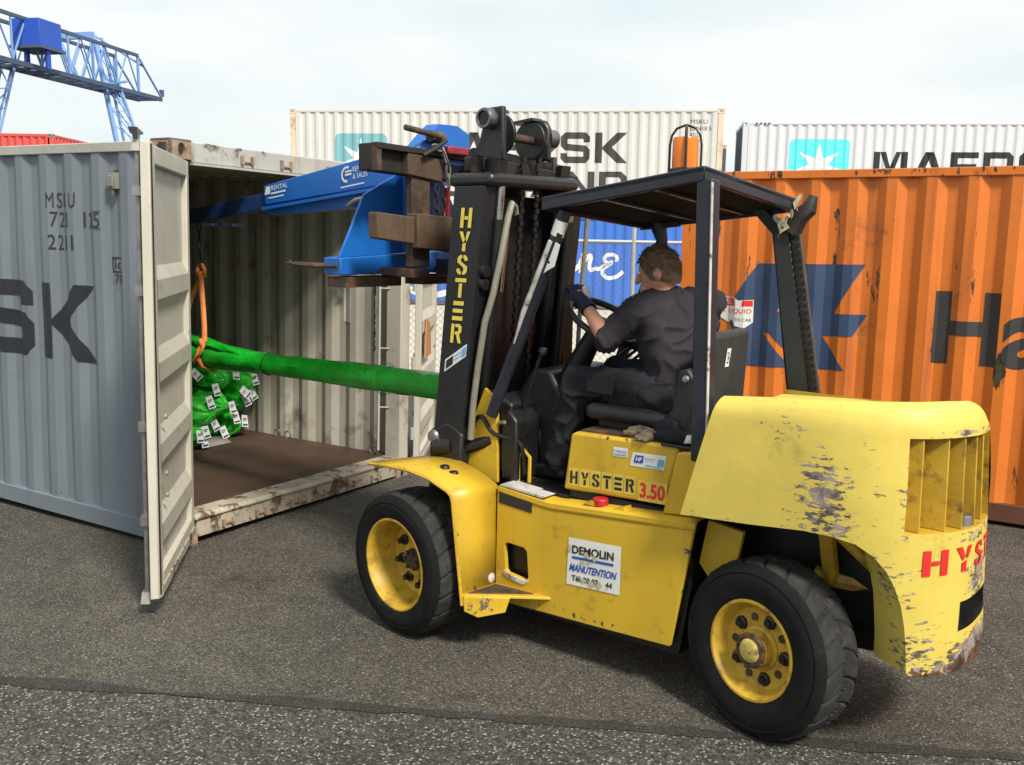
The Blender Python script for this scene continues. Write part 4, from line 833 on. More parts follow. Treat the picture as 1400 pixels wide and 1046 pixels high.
# big sign on the side panel
sg = lambda e: (lambda u, v: (u, .31-e, v+(u-.865)*.055))
decal('side_sign', 'sticker', T, polys2d([[(.862, .396), (1.163, .396), (1.163, .628), (.870, .628)]]), sg(.003))
decal('lettering', 'letblack', T, fit_text('DEMOLIN', .892, 1.125, .553, .594, .028), sg(.005))
decal('sign_bar', 'letblue', T, polys2d([[(.893, .528), (1.125, .528), (1.125, .540), (.893, .540)]]), sg(.005))
decal('lettering', 'letblue', T, fit_text('MANUTENTION', .878, 1.145, .465, .502, .028, .3), sg(.005))
decal('lettering', 'letgrey', T, fit_text('Tél: 20 07    44', .893, 1.122, .418, .447, .03), sg(.005))
SP = []
for (x, z, w_, h_) in ((.875, .575, .018, .05), (.975, .556, .03, .035), (1.02, .548, .022, .04), (.95, .515, .03, .018), (.99, .522, .03, .015), (.965, .428, .03, .03), (1.01, .42, .04, .035), (1.05, .424, .035, .03), (1.09, .41, .01, .012)):
    SP.append([(x+w_*.5*cos(a)*random.uniform(.6, 1.2), z+h_*.5*sin(a)*random.uniform(.6, 1.2)) for a in [2*pi*i/11 for i in range(11)]])
for sp_ in SP: decal('peeled_patch', 'peel', T, polys2d([sp_]), sg(.007))
# ---- counterweight
X0, YS, XA, XR, NN = 1.5, .22, 2.0, 2.575, 2.5
pl = [(X0+(XA-X0)*i/10, YS) for i in range(10)]
for i in range(29):
    a = pi/2*i/28; pl.append((XA+(XR-XA)*sin(a)**(2/NN), YC-(YC-YS)*cos(a)**(2/NN)))
half = list(pl); pl += [(x, 2*YC-y) for x, y in reversed(half[:-1])]
sl_ = [0]
for p, q in zip(pl, pl[1:]): sl_.append(sl_[-1]+(V(q)-V(p)).length)
SL = sl_[-1]
def plan(s):
    s = min(max(s, 0), SL)
    for i in range(len(pl)-1):
        if s <= sl_[i+1] or i == len(pl)-2:
            t = (s-sl_[i])/(sl_[i+1]-sl_[i]); return V(pl[i]).lerp(V(pl[i+1]), t)
def plan_n(s):
    d = plan(min(SL, s+.02))-plan(max(0, s-.02)); return V((d.y, -d.x)).normalized()
ARCH = [(0, .885), (.30, .905), (.541, .926), (.651, .922), (.735, .908), (.803, .868), (.853, .815), (.889, .750), (.916, .680), (.934, .597), (.947, .506), (.955, .410), (.99, .400), (1.13, .392), (1.42, .375)]
def zbot(s):
    s = s if s <= SL/2 else SL-s
    for (a, z), (c, e) in zip(ARCH, ARCH[1:]):
        if a <= s <= c: return z+(e-z)*(s-a)/(c-a)
    return .375
ztop = lambda s: 1.405+.055*(plan(s).x-1.6)/.9-.05*(plan(s).y-.25)-.28*max(0, plan(s).y-YC)
def cwp(s, z, out=0.):
    p = plan(s); n = plan_n(s); zt = ztop(s); r = .07
    k = 0.
    if z > zt-r: 
        c = min(1, (z-(zt-r))/r); k = r*(1-sqrt(max(0, 1-c*c)))
    if z > 1.12: k += .022*(min(z, zt)-1.12)/.3
    f = max(0, 1-(p.x-1.5)/.42); x = p.x+f*(z-.88)*.26
    ds = .006*mnoise.noise(V((s*3, z*3, 1.3)))
    y = p.y-n.y*(k-out-ds); y -= max(0, y-.52)*.36*max(0, z-.4)/.9
    return V((x-n.x*(k-out-ds), y, z))
HS0, HS1, HZ0, HZ1 = .905, SL-1.27, .965, 1.325
PS0, PS1, PZ0, PZ1 = 1.19, SL-1.19, .555, .675
ss = sorted(set([i*SL/110 for i in range(111)]+[HS0, HS1, PS0, PS1]+[a for a, _ in ARCH]+[SL-a for a, _ in ARCH]))
ss = [s for i, s in enumerate(ss) if i == 0 or s-ss[i-1] > 1e-4]
rows = []   # per s: list of z
FR = [.0, .10, .22, .34, .46]; 
def zcol(s):
    zb, zt = zbot(s), ztop(s)
    lo = [zb+(max(zb, .54)-zb)*t for t in (0, .33, .66)]+[max(zb, PZ0), max(zb, (PZ0+PZ1)/2), max(zb, PZ1), max(zb, .75), max(zb, .85)]
    lo += [HZ0, 1.03, 1.10, 1.17, 1.25, HZ1, 1.352]+[zt-.07+.07*sin(pi/2*t) for t in (.35, .5, .65, .8, .92, 1)]
    return lo
cols = [zcol(s) for s in ss]; nr = len(cols[0])
b = B(); vs = [cwp(s, z) for s, c in zip(ss, cols) for z in c]; fs = []
iH = cols[len(ss)//2].index(HZ0); iH1 = cols[len(ss)//2].index(HZ1); iP, iP1 = 3, 5
for i in range(len(ss)-1):
    for j in range(nr-1):
        mid = (ss[i]+ss[i+1])/2
        if HS0 < mid < HS1 and iH <= j < iH1: continue
        if PS0 < mid < PS1 and iP <= j < iP1: continue
        fs.append((i*nr+j, (i+1)*nr+j, (i+1)*nr+j+1, i*nr+j+1))
k0 = len(vs); ctr = len(ss)
# crown
tops = [i*nr+nr-1 for i in range(len(ss))]; inner = []
for i in range(len(ss)):
    p = vs[tops[i]]; q = V((1.72+(p.x-1.72)*.55, YC+(p.y-YC)*.5, 1.342+.03*(p.x-1.6)-.25*max(0, p.y-1.0))); inner.append(len(vs)); vs.append(q)
for i in range(len(ss)-1): fs.append((tops[i], tops[i+1], inner[i+1], inner[i]))
fs.append(tuple(inner)); fs.append((tops[0], inner[0], inner[-1], tops[-1]))
# front face
fs.append(tuple([j for j in range(nr)]+[(len(ss)-1)*nr+j for j in range(nr-1, -1, -1)]))
# chamfered lip under the lower edge, turning inwards
low = [i*nr for i in range(len(ss))]; lip = []
for i, s in enumerate(ss):
    p = vs[low[i]]; n = plan_n(s); sm = min(s, SL-s); w_ = .04 if sm < .5 else (.17 if sm < .96 else .06); fx = -.05 if .62 < sm < .97 else 0
    lip.append(len(vs)); vs.append(V((p.x-n.x*w_+fx, p.y-n.y*w_, p.z+(.0 if sm < .6 or sm > .96 else (.03 if sm < .85 else -.005)))))
for i in range(len(ss)-1): fs.append((low[i+1], low[i], lip[i], lip[i+1]))
b.add(vs, fs)
cwo = b.build('counterweight', 'cw', T, smooth=40, merge=True, recalc=False)
# recess walls of the grille and the pin pocket
def recess(s0, s1, z0, z1, depth, mat_, name):
    q = [s for s in ss if s0-1e-6 <= s <= s1+1e-6]; b = B(); vs = []; 
    for s in q:
        for z in (z0, z1):
            p = cwp(s, z); n = plan_n(s); vs += [p, p-V((n.x, n.y, 0))*depth]
    fs = []
    for i in range(len(q)-1):
        a = 4*i; c = a+4; fs += [(a, c, c+1, a+1), (a+2, a+3, c+3, c+2)]
    fs += [(0, 1, 3, 2), (4*len(q)-4, 4*len(q)-2, 4*len(q)-1, 4*len(q)-3)]
    b.add(vs, fs); b.build(name, mat_, cwo, smooth=40, recalc=False)
    return q
recess(HS0, HS1, HZ0, HZ1, .20, 'rim', 'grille_surround'); recess(PS0, PS1, PZ0, PZ1, .16, 'grease', 'pin_pocket')  # darker yellow and black wall colours paint in the recess shade
q = [s for s in ss if HS0-.001 <= s <= HS1+.001]; b = B(); vs = []
for s in q:
    for z in (HZ0-.01, HZ1+.005): p = cwp(s, z); n = plan_n(s); vs.append(p-V((n.x, n.y, 0))*.205)
b.add(vs, [(2*i, 2*i+2, 2*i+3, 2*i+1) for i in range(len(q)-1)]); b.build('radiator', 'grease', cwo, smooth=0)
q = [s for s in ss if PS0-.001 <= s <= PS1+.001]; b = B(); vs = []
for s in q:
    for z in (PZ0-.01, PZ1+.01): p = cwp(s, z); n = plan_n(s); vs.append(p-V((n.x, n.y, 0))*.161)
b.add(vs, [(2*i, 2*i+2, 2*i+3, 2*i+1) for i in range(len(q)-1)]); b.build('pocket_back', 'hole', cwo, smooth=0)
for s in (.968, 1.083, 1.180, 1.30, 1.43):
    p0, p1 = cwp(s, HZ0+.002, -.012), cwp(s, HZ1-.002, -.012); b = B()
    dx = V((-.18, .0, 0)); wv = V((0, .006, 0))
    b.hexa([p0-wv, p0+wv, p0+wv+dx, p0-wv+dx], [p1-wv, p1+wv, p1+wv+dx, p1-wv+dx]); b.build('grille_bar', 'rim', cwo, bevel=.002)  # bars take the darker yellow too, shade put into their colour
# tow pin
b = B(); b.cyl(cwp(1.262, .50, -.05), cwp(1.262, .72, -.05), .020, 14); b.build('tow_pin', 'steel', cwo); b = B(); b.lathe([(0, .02), (.028, .02), (.03, .015), (.03, -.03), (0, -.03)], (2.525, .60, .985), (0, 0, 1), 14); b.build('cap_bolt', 'steel', cwo)
def onCW(e): return lambda u, v: tuple(cwp(u, v, e))
cutS = [.9+i*.02 for i in range(55)]
decal('lettering', 'letred', T, stencil('HYSTER', .985, .800, .112, .100, .152), onCW(.004), cutS)
b = B(); b.tube([(2.05, .44, .88), (2.02, .62, .62)], .035, 8); b.tube([(2.10, .46, .88), (2.33, .62, .62)], .035, 8); b.tube([(1.95, .62, .62), (2.40, .70, .60)], .04, 8); b.tube([(2.36, .45, .80), (2.30, .70, .64)], .03, 8); b.build('rear_axle_brace', 'rim', T)
b = B(); b.prism([(1.56, .30), (2.38, .36), (2.38, .90), (2.2, 1.2), (1.56, 1.2)], TW, .62, mir(.62)); b.build('rear_chassis', 'grease', T)
b = B(); b.prism([(1.535, .82), (1.70, .80), (1.66, .55), (1.60, .50), (1.50, .62)], TW, .42, .445); b.build('wheel_well_plate', 'yellow', T)
b = B(); b.box((1.70, .45, .30), (1.98, mir(.45), .42)); b.build('steer_axle', 'grease', T)
# ---- wheels
def wheel(c, nrm, Rr, lip, width, style):
    c = V(c); n = V(nrm).normalized()
    b = B()
    if style == 'deep':
        b.lathe([(lip+.006, -.004), (lip+.002, .004), (lip-.006, .004), (lip-.016, -.010), (lip-.022, -.022), (lip-.030, -.075), (lip-.042, -.110), (lip-.050, -.150), (lip-.075, -.160), (.115, -.163), (.100, -.150), (.092, -.150)], c, n, 48)
        b.lathe([(.095, -.165), (.092, -.14), (.085, -.13), (.05, -.128), (.0, -.128)], c, n, 24)
    else:
        b.lathe([(lip+.006, -.004), (lip+.002, .005), (lip-.008, .005), (lip-.020, -.008), (lip-.028, -.040), (lip-.040, -.058), (lip-.065, -.064), (.085, -.064)], c, n, 48)
    w_ = b.build('wheel', 'rim', T, smooth=40)
    tb = B()
    tb.lathe([(lip-.002, -.006), (lip+.008, .003), (lip+.02, .006), (lip+.06, .012), (Rr-.06, .011), (Rr-.052, .006), (Rr-.048, .010), (Rr-.03, .002), (Rr-.012, -.016)], c, n, 72)
    wi = width
    tb.lathe([(Rr-.012, -wi+.016), (Rr-.03, -wi), (lip+.05, -wi-.008), (lip, -wi), (lip-.03, -wi+.02), (.06, -wi+.03), (0, -wi+.03)], c, n, 72)
    tb.cm = 1
    x = n.cross(V((0, 0, 1))).normalized(); y = n.cross(x); NT, NS, NB = 420, 22, 21
    def gfn(i, j):
        th = 2*pi*i/NT; s = -1+2*j/NS; h = -.016-(wi-.032)*(j/NS)
        r = Rr-.012*abs(s)**6
        zig = .10*sin(th*NB); g = 0
        ph = th*NB/(2*pi)+(.5 if s > zig else 0); cur = .42*(abs(s)**1.6)
        f = (ph+cur) % 1.0; f = min(f, 1-f)
        if f < .065: g = 1
        if abs(s-zig) < .05: g = 1
        r -= .011*g; r -= .003*(1-g)*mnoise.noise(V((th*9, s*3, 0)))
        return c+n*h+(x*cos(th)+y*sin(th))*r
    k = NS+1; vs = [gfn(i, j) for i in range(NT) for j in range(k)]
    tb.add(vs, [(i*k+j, i*k+j+1, ((i+1) % NT)*k+j+1, ((i+1) % NT)*k+j) for i in range(NT) for j in range(NS)])
    tb.build('tyre', ['tyre', 'tread'], w_, smooth=38, recalc=False)
    if style == 'deep':
        for i in range(8):
            a = 2*pi*(i+.3)/8; p = c+n*-.160+(x*cos(a)+y*sin(a))*.137; q = B(); q.lathe([(0, .040), (.016, .040), (.019, .014), (.028, .010), (.030, 0), (0, 0)], p, n, 8); q.build('wheel_nut', 'grease', w_)
        q = B(); q.lathe([(.0, .02), (.05, .02), (.06, .0), (.0, 0)], c+n*-.128, n, 20)
        for i in range(6): a = 2*pi*i/6; p = c+n*-.110+(x*cos(a)+y*sin(a))*.045; q.lathe([(0, .012), (.010, .012), (.010, 0)], p, n, 6)
        q.build('hub', 'rustysteel', w_)
    else:
        q = B(); q.lathe([(.094, -.066), (.092, -.056), (.078, -.052), (.070, -.006), (.066, .004)], c, n, 32); hb_ = q.build('hub', 'rim', w_, smooth=40)
        q = B(); q.lathe([(.071, -.012), (.074, -.004), (.068, .006), (.056, .008), (.054, .004)], c, n, 24)
        for i in range(6):
            a = 2*pi*i/6+.4; p = c+n*-.004+(x*cos(a)+y*sin(a))*.068; q.lathe([(0, .012), (.010, .012), (.011, 0)], p, n, 6)
        q.build('hub_ring', 'rustysteel', w_, smooth=40)
        q = B(); q.lathe([(.052, .003), (.046, .012), (.033, .016), (0, .018)], c, n, 24); q.build('hub_cap', 'scuffcap', w_, smooth=40)
        for i in range(5):
            a = 2*pi*i/5+.62; p = c+n*-.064+(x*cos(a)+y*sin(a))*.128; q = B(); q.lathe([(0, .028), (.015, .028), (.018, .014), (.027, .010), (.031, 0), (0, 0)], p, n, 8); q.build('wheel_nut', 'grease', w_)
            a += pi/5; p = c+n*-.063+(x*cos(a)+y*sin(a))*.128; q = B(); q.lathe([(0, .003), (.010, .003), (.012, .006), (.016, .006), (.017, 0)], p, n, 12); q.build('stud_hole', 'rustysteel', w_)
    return w_
MT['scuffcap'] = mat('scuffed_yellow_cap', (.50, .38, .09), .6, var=.2, vs=20, dirt=((.16, .10, .05), 22, .54, .08))
az = R(-98); wheel((0, 0, .368), (cos(az), sin(az), 0), .370, .237, .27, 'deep')
wheel((0, 2*YC, .368), (0, 1, 0), .370, .237, .27, 'deep')
az = R(-104.5); wheel((1.84, .241, .368), (cos(az), sin(az), .06), .370, .207, .235, 'hub')
az = R(75.5); wheel((1.72, 2*YC-.27, .368), (cos(az), sin(az), 0), .370, .207, .235, 'hub')
b = B(); b.cyl((0, .28, .368), (0, 2*YC-.28, .368), .11, 16); b.build('drive_axle', 'grease', T)
MT['perf'] = mat('worn_perforated_steel', (.11, .10, .09), .5, .6, var=.3, vs=12)
# ---- overhead guard
NR, FRr, FF, NF = V((1.50, .30, 2.335)), V((1.545, 1.17, 2.235)), V((.70, 1.17, 2.145)), V((.668, .30, 2.217))
dz = V((0, 0, -.060)); cen = (NR+FRr+FF+NF)/4
b = B(); b.hexa([NR+dz*.4, FRr+dz*.4, FF+dz*.4, NF+dz*.4], [NR, FRr, FF, NF]); b.build('guard_roof', 'navy', T, bevel=.004)
def edge(p, q, name='guard_rail', ins=.028):
    b = B(); c1, c2 = (cen-p), (cen-q); c1.z = c2.z = 0; i1, i2 = c1.normalized()*ins*1.5, c2.normalized()*ins*1.5
    b.hexa([p+dz, q+dz, q+i2+dz, p+i1+dz], [p+V((0, 0, .003)), q+V((0, 0, .003)), q+i2+V((0, 0, .003)), p+i1+V((0, 0, .003))]); b.build(name, 'navy', T, bevel=.006)
edge(NR, NF); edge(NR, FRr); edge(FRr, FF); edge(FF, NF)
b = B(); b.hexa([p.lerp(cen, .05)+dz*.75 for p in (NR, FRr, FF, NF)], [p.lerp(cen, .05)+dz*.45 for p in (NR, FRr, FF, NF)]); b.build('guard_lining', mat('matt_black_paint', (.010, .010, .011), .8, var=.3, vs=6, spec=.2), T)
for t in (.3, .62):
    p, q = NR.lerp(NF, t), FRr.lerp(FF, t); b = B(); b.beam(p.lerp(q, .03)+dz*.80, p.lerp(q, .97)+dz*.80, .03, .012); b.build('guard_bar', 'navy', T)
b = B(); b.hexa([(1.492, .305, 1.10), (1.565, .305, 1.10), (1.565, .38, 1.10), (1.492, .38, 1.10)], [(1.462, .303, 2.285), (1.535, .303, 2.285), (1.535, .378, 2.28), (1.462, .378, 2.28)]); b.build('guard_post', 'navy', T, bevel=.007)
b = B(); b.hexa([(1.560, .301, 1.2), (1.566, .299, 1.2), (1.568, .312, 1.2), (1.562, .312, 1.2)], [(1.531, .299, 2.27), (1.536, .297, 2.27), (1.538, .310, 2.27), (1.532, .310, 2.27)]); b.build('worn_post_edge', 'scuff', T)
b = B(); b.hexa([(1.585, 1.13, 1.15), (1.70, 1.16, 1.15), (1.68, 1.24, 1.15), (1.565, 1.21, 1.15)], [(1.435, 1.12, 2.12), (1.515, 1.15, 2.11), (1.50, 1.23, 2.11), (1.42, 1.20, 2.12)]); b.build('guard_post', 'black', T, bevel=.01)
b = B(); b.beam((1.718, 1.175, 1.15), (1.545, 1.165, 2.07), .024, .044, (1, 0, 0)); ps = b.build('perforated_strip', 'perf', T)
b = B()
for i in range(26):
    t = (i+.5)/26; p = V((1.718, 1.175, 1.15)).lerp(V((1.545, 1.165, 2.07)), t)
    for o_ in (-.012, .012): b.box((p.x+o_-.006, p.y-.022, p.z-.011), (p.x+o_+.006, p.y-.0145, p.z+.011))
hs = b.build('strip_slots', 'hole', ps); hs['kind'] = 'stuff'
b = B(); b.tube([(1.52, 1.16, 2.08), (1.555, 1.165, 2.15), (1.60, 1.17, 2.19), (1.615, 1.18, 2.25)], [.05, .045, .04, .02], 10); b.build('bent_tube_end', 'darksteel', T)
b = B(); b.beam((1.36, 1.14, 2.20), (1.46, 1.165, 2.09), .05, .09, (0, 1, 0)); b.build('corner_gusset', 'navy', T)
for k in range(7):
    p = V((1.47+.016*k, 1.118, 2.09+.022*k)); b = B(); q = [p+V((random.uniform(-.03, .05)*(1 if j % 2 else .4), -.012+random.uniform(-.006, .006), random.uniform(-.045, .045))) for j in range(5)]
    q.sort(key=lambda v: atan2(v.z-p.z, v.x-p.x)); b.add(q+[v+V((0, .006, 0)) for v in q], [tuple(range(5)), tuple(range(9, 4, -1))]+[(j, (j+1) % 5, 5+(j+1) % 5, 5+j) for j in range(5)]); b.build('torn_paint_flake', 'tornpaint', T)
b = B(); b.tube([(.775, .345, 2.16), (.70, .35, 1.97), (.42, .36, 1.34), (.33, .37, 1.14)], .031, 12); pp = b.build('guard_post', 'navy', T)
b = B(); b.tube([(.715, .317, 2.02), (.56, .322, 1.68), (.50, .326, 1.52)], [.012, .014, .003], 6); b.build('worn_post_edge', 'scuff', pp)
b = B(); b.tube([(.757, .347, 2.115), (.728, .349, 2.045)], .0325, 12, caps=False); b.build('post_sticker', 'sticker', pp)
b = B(); b.prism([(.71, 2.03), (.76, 2.00), (.73, 1.90), (.69, 1.88), (.66, 1.86), (.69, 1.95)], TW, .325, .331, [[(.70+.008*cos(a), 1.92+.008*sin(a)) for a in [2*pi*i/6 for i in range(6)]]]); b.build('slotted_bracket', 'sticker', pp)
b = B(); b.tube([(.79, 1.15, 2.13), (.83, 1.14, 2.02), (.60, 1.12, 1.35)], [.05, .032, .032], 12); b.hexa([(.70, 1.13, 2.08), (.92, 1.13, 2.10), (.92, 1.17, 2.10), (.70, 1.17, 2.08)], [(.70, 1.13, 2.13), (.92, 1.13, 2.15), (.92, 1.17, 2.15), (.70, 1.17, 2.13)]); b.build('guard_post', 'navy', T)
# ---- beacon
bx, by, bz = 1.32, .46, 2.318
b = B(); b.lathe([(.066, 0), (.066, .018), (.056, .024), (.0, .024)], (bx, by, bz), (0, 0, 1), 24); be = b.build('warning_beacon', 'navy', T, smooth=40)
b = B(); b.lathe([(.056, .02), (.056, .142), (.051, .152), (.0, .155)], (bx, by, bz), (0, 0, 1), 28); b.build('beacon_lens', 'amber', be, smooth=40)
b = B(); b.lathe([(.018, .024), (.018, .05), (.03, .055), (.03, .09), (.0, .095)], (bx, by, bz), (0, 0, 1), 14); b.build('beacon_bulb', mat('amber_reflector', (.65, .13, .01), .35), be)
for a in (.35, 2.1):
    d = V((cos(a), sin(a), 0)); b = B(); b.tube([V((bx, by, bz))+d*.068*s+V((0, 0, z)) for s, z in ((-1, 0), (-1, .12), (-.9, .16), (-.6, .19), (0, .205), (.6, .19), (.9, .16), (1, .12), (1, 0))], .0055, 6); b.build('beacon_guard', 'black', be)
def smooth_line3(P):
    P = [V(p) for p in P]; return smooth3(P, 5)
# ---- cab interior
b = B(); b.prism([(.28, .80), (.50, .80), (.56, 1.10), (.60, 1.24), (.52, 1.36), (.40, 1.36), (.30, 1.22)], TW, .60, 1.12); b.build('dashboard', 'black', T, bevel=.02)
b = B(); b.prism([(.37, .80), (.47, .80), (.47, 1.12), (.40, 1.18), (.36, 1.10)], TW, .40, .60); b.build('valve_cover', 'grease', T, bevel=.02)
b = B(); b.prism([(.24, .84), (.40, .84), (.42, 1.20), (.30, 1.24)], TW, .42, .62); b.build('tilt_console', 'grease', T, bevel=.015)
b = B(); b.tube([(.47, .74, 1.15), (.58, .74, 1.36), (.71, .74, 1.58)], [.07, .062, .045], 12); b.build('steering_column', 'black', T)
swc, swn = V((.750, .745, 1.625)), V((.50, -.05, .86)).normalized(); sx_ = swn.cross(V((0, 1, 0))).normalized(); sy_ = swn.cross(sx_)
b = B(); b.tube([swc+(sx_*cos(a)+sy_*sin(a))*.195 for a in [2*pi*i/40 for i in range(40)]], .0165, 10, closed=True)
sw = b.build('steering_wheel', 'seat', T)
b = B(); b.lathe([(0, .02), (.05, .015), (.055, -.02), (0, -.03)], swc-swn*.02, swn, 16)
for a in (.4, 2.5, 4.6): b.tube([swc-swn*.02, swc+(sx_*cos(a)+sy_*sin(a))*.19], .012, 6)
b.build('wheel_spokes', 'seat', sw)
b = B(); b.tube([(.41, .50, 1.10), (.52, .50, 1.42), (.545, .50, 1.47)], .009, 8); lv = b.build('control_lever', 'black', T)
b = B(); b.lathe([(0, .04), (.018, .035), (.024, .018), (.018, 0), (0, -.004)], (.540, .50, 1.455), (.3, 0, .95), 12); b.build('lever_knob', 'black', lv)
for i, (x, y) in enumerate(((.60, 1.0), (.63, 1.05), (.66, 1.10))):
    b = B(); b.tube([(x-.1, y, 1.28), (x+.12, y, 1.45), (x+.22, y-.02, 1.50)], .009, 8); lv = b.build('control_lever', 'black', T)
    b = B(); b.lathe([(0, .03), (.015, .025), (.02, .012), (.013, 0)], (x+.22, y-.02, 1.495), (.5, 0, .85), 10); b.build('lever_knob', 'seat', lv)
rh = random.Random(11)
for i in range(9):
    x0, y0, z0 = .17+.02*i*rh.random(), .40+.045*i, .92+.25*rh.random(); x1, y1, z1 = .40+.08*rh.random(), .44+.03*i, .82+.06*rh.random()
    b = B(); b.tube([V(q) for q in smooth_line3([(x0, y0, z0), (x0+.08, y0-.02, z0+.12*rh.random()), (x0+.16, y0-.01, z0-.02), (x1, y1-.02, z1+.16), (x1+.02, y1, z1)])], .0085+.005*rh.random(), 7); b.build('hydraulic_hose', 'grease', T)
for x, y, z in ((.30, .405, 1.17), (.36, .395, 1.10), (.27, .415, 1.05)):
    b = B(); b.cyl((x, y, z), (x+.045, y-.012, z+.01), .010, 8); b.build('hose_fitting', 'steel', T)
b = B(); b.tube([(.13, .385, 2.12), (.15, .39, 1.7), (.11, .385, 1.4), (.09, .385, 1.0)], .008, 6); b.build('hydraulic_hose', 'grease', T)
# seat
b = B(); b.box((.80, .50, 1.165), (1.33, 1.02, 1.245)); st = b.build('seat_cushion', 'seat', T, bevel=.035, seg=3)
b = B(); b.box((.86, .55, 1.135), (1.30, .97, 1.165)); b.build('seat_base', 'grease', st)
b = B(); b.hexa([(1.335, .545, 1.20), (1.41, .545, 1.20), (1.41, .985, 1.20), (1.335, .985, 1.20)], [(1.37, .56, 1.625), (1.435, .56, 1.625), (1.435, .97, 1.625), (1.37, .97, 1.625)]); sbk = b.build('seat_backrest', 'seatback', T, bevel=.03, seg=3)
decal('backrest_label', 'letwhite', sbk, polys2d([[(.715, 1.46), (.755, 1.46), (.765, 1.545), (.725, 1.545)]]), lambda u, v: (1.412+.0588*(v-1.20)+.003, u, v))
decal('lettering', 'letblack', sbk, fit_text('254', .728, .752, 1.475, 1.53), lambda u, v: (1.412+.0588*(v-1.20)+.005, u, v))
b = B(); b.prism([(1.26, 1.15), (1.37, 1.15), (1.40, 1.42), (1.36, 1.47), (1.31, 1.45), (1.29, 1.28), (1.24, 1.22)], TW, .49, .535); sr = b.build('seat_recliner', 'seat', T, bevel=.012)
for x, z in ((1.355, 1.42), (1.31, 1.19)): b = B(); b.lathe([(0, .012), (.014, .010), (.018, 0)], (x, .49, z), (0, -1, 0), 12); b.build('recliner_bolt', 'steel', sr)
# ---- mast
b = B()
upz0, upz1 = .30, 2.28
def lean(z): return .125*(z-.9)/1.2           # the mast leans back
def upright(y0, y1, x0, x1, z0, z1, name, m, par=T, flange=.03):
    """C channel, open towards the inside"""
    b = B(); yi = 1 if y0 < YC else -1; ya, yb = (y0, y1) if yi > 0 else (y1, y0)
    pr = [(x0, ya), (x1, ya), (x1, yb), (x1-flange, yb), (x1-flange, ya+yi*flange), (x0+flange, ya+yi*flange), (x0+flange, yb), (x0, yb)]
    tri = [[(x+lean(z), y, z) for x, y in pr] for z in (z0, z1)]; n = len(pr)
    b.add(tri[0]+tri[1], [(i, (i+1) % n, n+(i+1) % n, n+i) for i in range(n)]+[(0, 1, 4, 5), (1, 2, 3, 4), (0, 5, 6, 7)]+[(n, n+5, n+4, n+1), (n+1, n+4, n+3, n+2), (n, n+7, n+6, n+5)])
    return b.build(name, m, par, smooth=0, bevel=.004)
mu = upright(.33, .43, -.045, .150, upz0, upz1, 'mast_upright', 'black')
mf = upright(1.09, 1.19, -.045, .150, upz0, upz1, 'mast_upright', 'black')
upright(.445, .53, -.02, .125, .5, 2.42, 'inner_upright', 'grease'); upright(.99, 1.075, -.02, .125, .5, 2.42, 'inner_upright', 'grease')
# lettering down the near upright
for i, ch in enumerate('HYSTER'):
    z = 2.075-i*.1165
    decal('lettering', 'letyellow', mu, stencil(ch, .018, 0, .074, .098, .1), (lambda zz: (lambda u, v: (u+lean(zz+v), .3262, zz+v)))(z))
decal('mast_sticker', 'tag', mu, polys2d([[(.005, 1.335), (.145, 1.43), (.145, 1.495), (.005, 1.40)]]), lambda u, v: (u+lean(v)-.01, .3262, v))
decal('sticker_print', 'letblack', mu, polys2d([[(.015, 1.352), (.06, 1.383), (.06, 1.427), (.015, 1.396)]]), lambda u, v: (u+lean(v)-.01, .3245, v))
decal('sticker_print', 'stickerblue', mu, polys2d([[(.115, 1.42), (.142, 1.439), (.142, 1.482), (.115, 1.463)], [(.068, 1.40), (.108, 1.427), (.108, 1.432), (.068, 1.405)], [(.068, 1.42), (.108, 1.447), (.108, 1.452), (.068, 1.425)]]), lambda u, v: (u+lean(v)-.01, .3245, v))
def bar(y0, y1, x0, x1, z0, z1, name='mast_crossbar', m='black', drop=0, bev=.01):
    b = B(); b.hexa([(x0, y0, z0), (x1, y0, z0), (x1, y1, z0-drop), (x0, y1, z0-drop)], [(x0, y0, z1), (x1, y0, z1), (x1, y1, z1-drop), (x0, y1, z1-drop)]); return b.build(name, m, T, bevel=bev)
bar(.335, 1.085, .05, .335, 2.275, 2.345, drop=-.008, bev=.025)
bar(.44, 1.27, .06, .20, 2.36, 2.435, 'mast_crossbar', 'darksteel', .055); bar(.46, 1.15, .07, .19, 2.425, 2.475, 'mast_crossbar', 'black', .045)
bar(.36, 1.16, .10, .20, 1.05, 1.16, 'mast_crossbar', 'grease'); bar(.36, 1.16, .11, .21, .45, .62, 'mast_crossbar', 'grease')
bar(.45, 1.07, .06, .10, .50, 2.25, 'mast_backing', 'grease')
for y0, y1 in ((.39, .49), (1.03, 1.13)):
    b = B(); b.box((.15, y0, 2.345), (.20, y0+.03, 2.47)); b.build('chain_anchor', 'rustysteel', T, bevel=.006)
# lift cylinders
for y in (.45, 1.06):
    b = B(); b.cyl((.14, y, .40), (.290, y, 2.12), .030, 16); b.build('lift_cylinder', 'grease', T)
    b = B(); b.cyl((.289, y, 2.11), (.305, y, 2.30), .021, 16); b.build('piston_rod', 'chrome', T)
b = B(); b.cyl((.20, .58, 1.75), (.235, .58, 2.06), .017, 12); b.build('small_piston_rod', 'chrome', T)
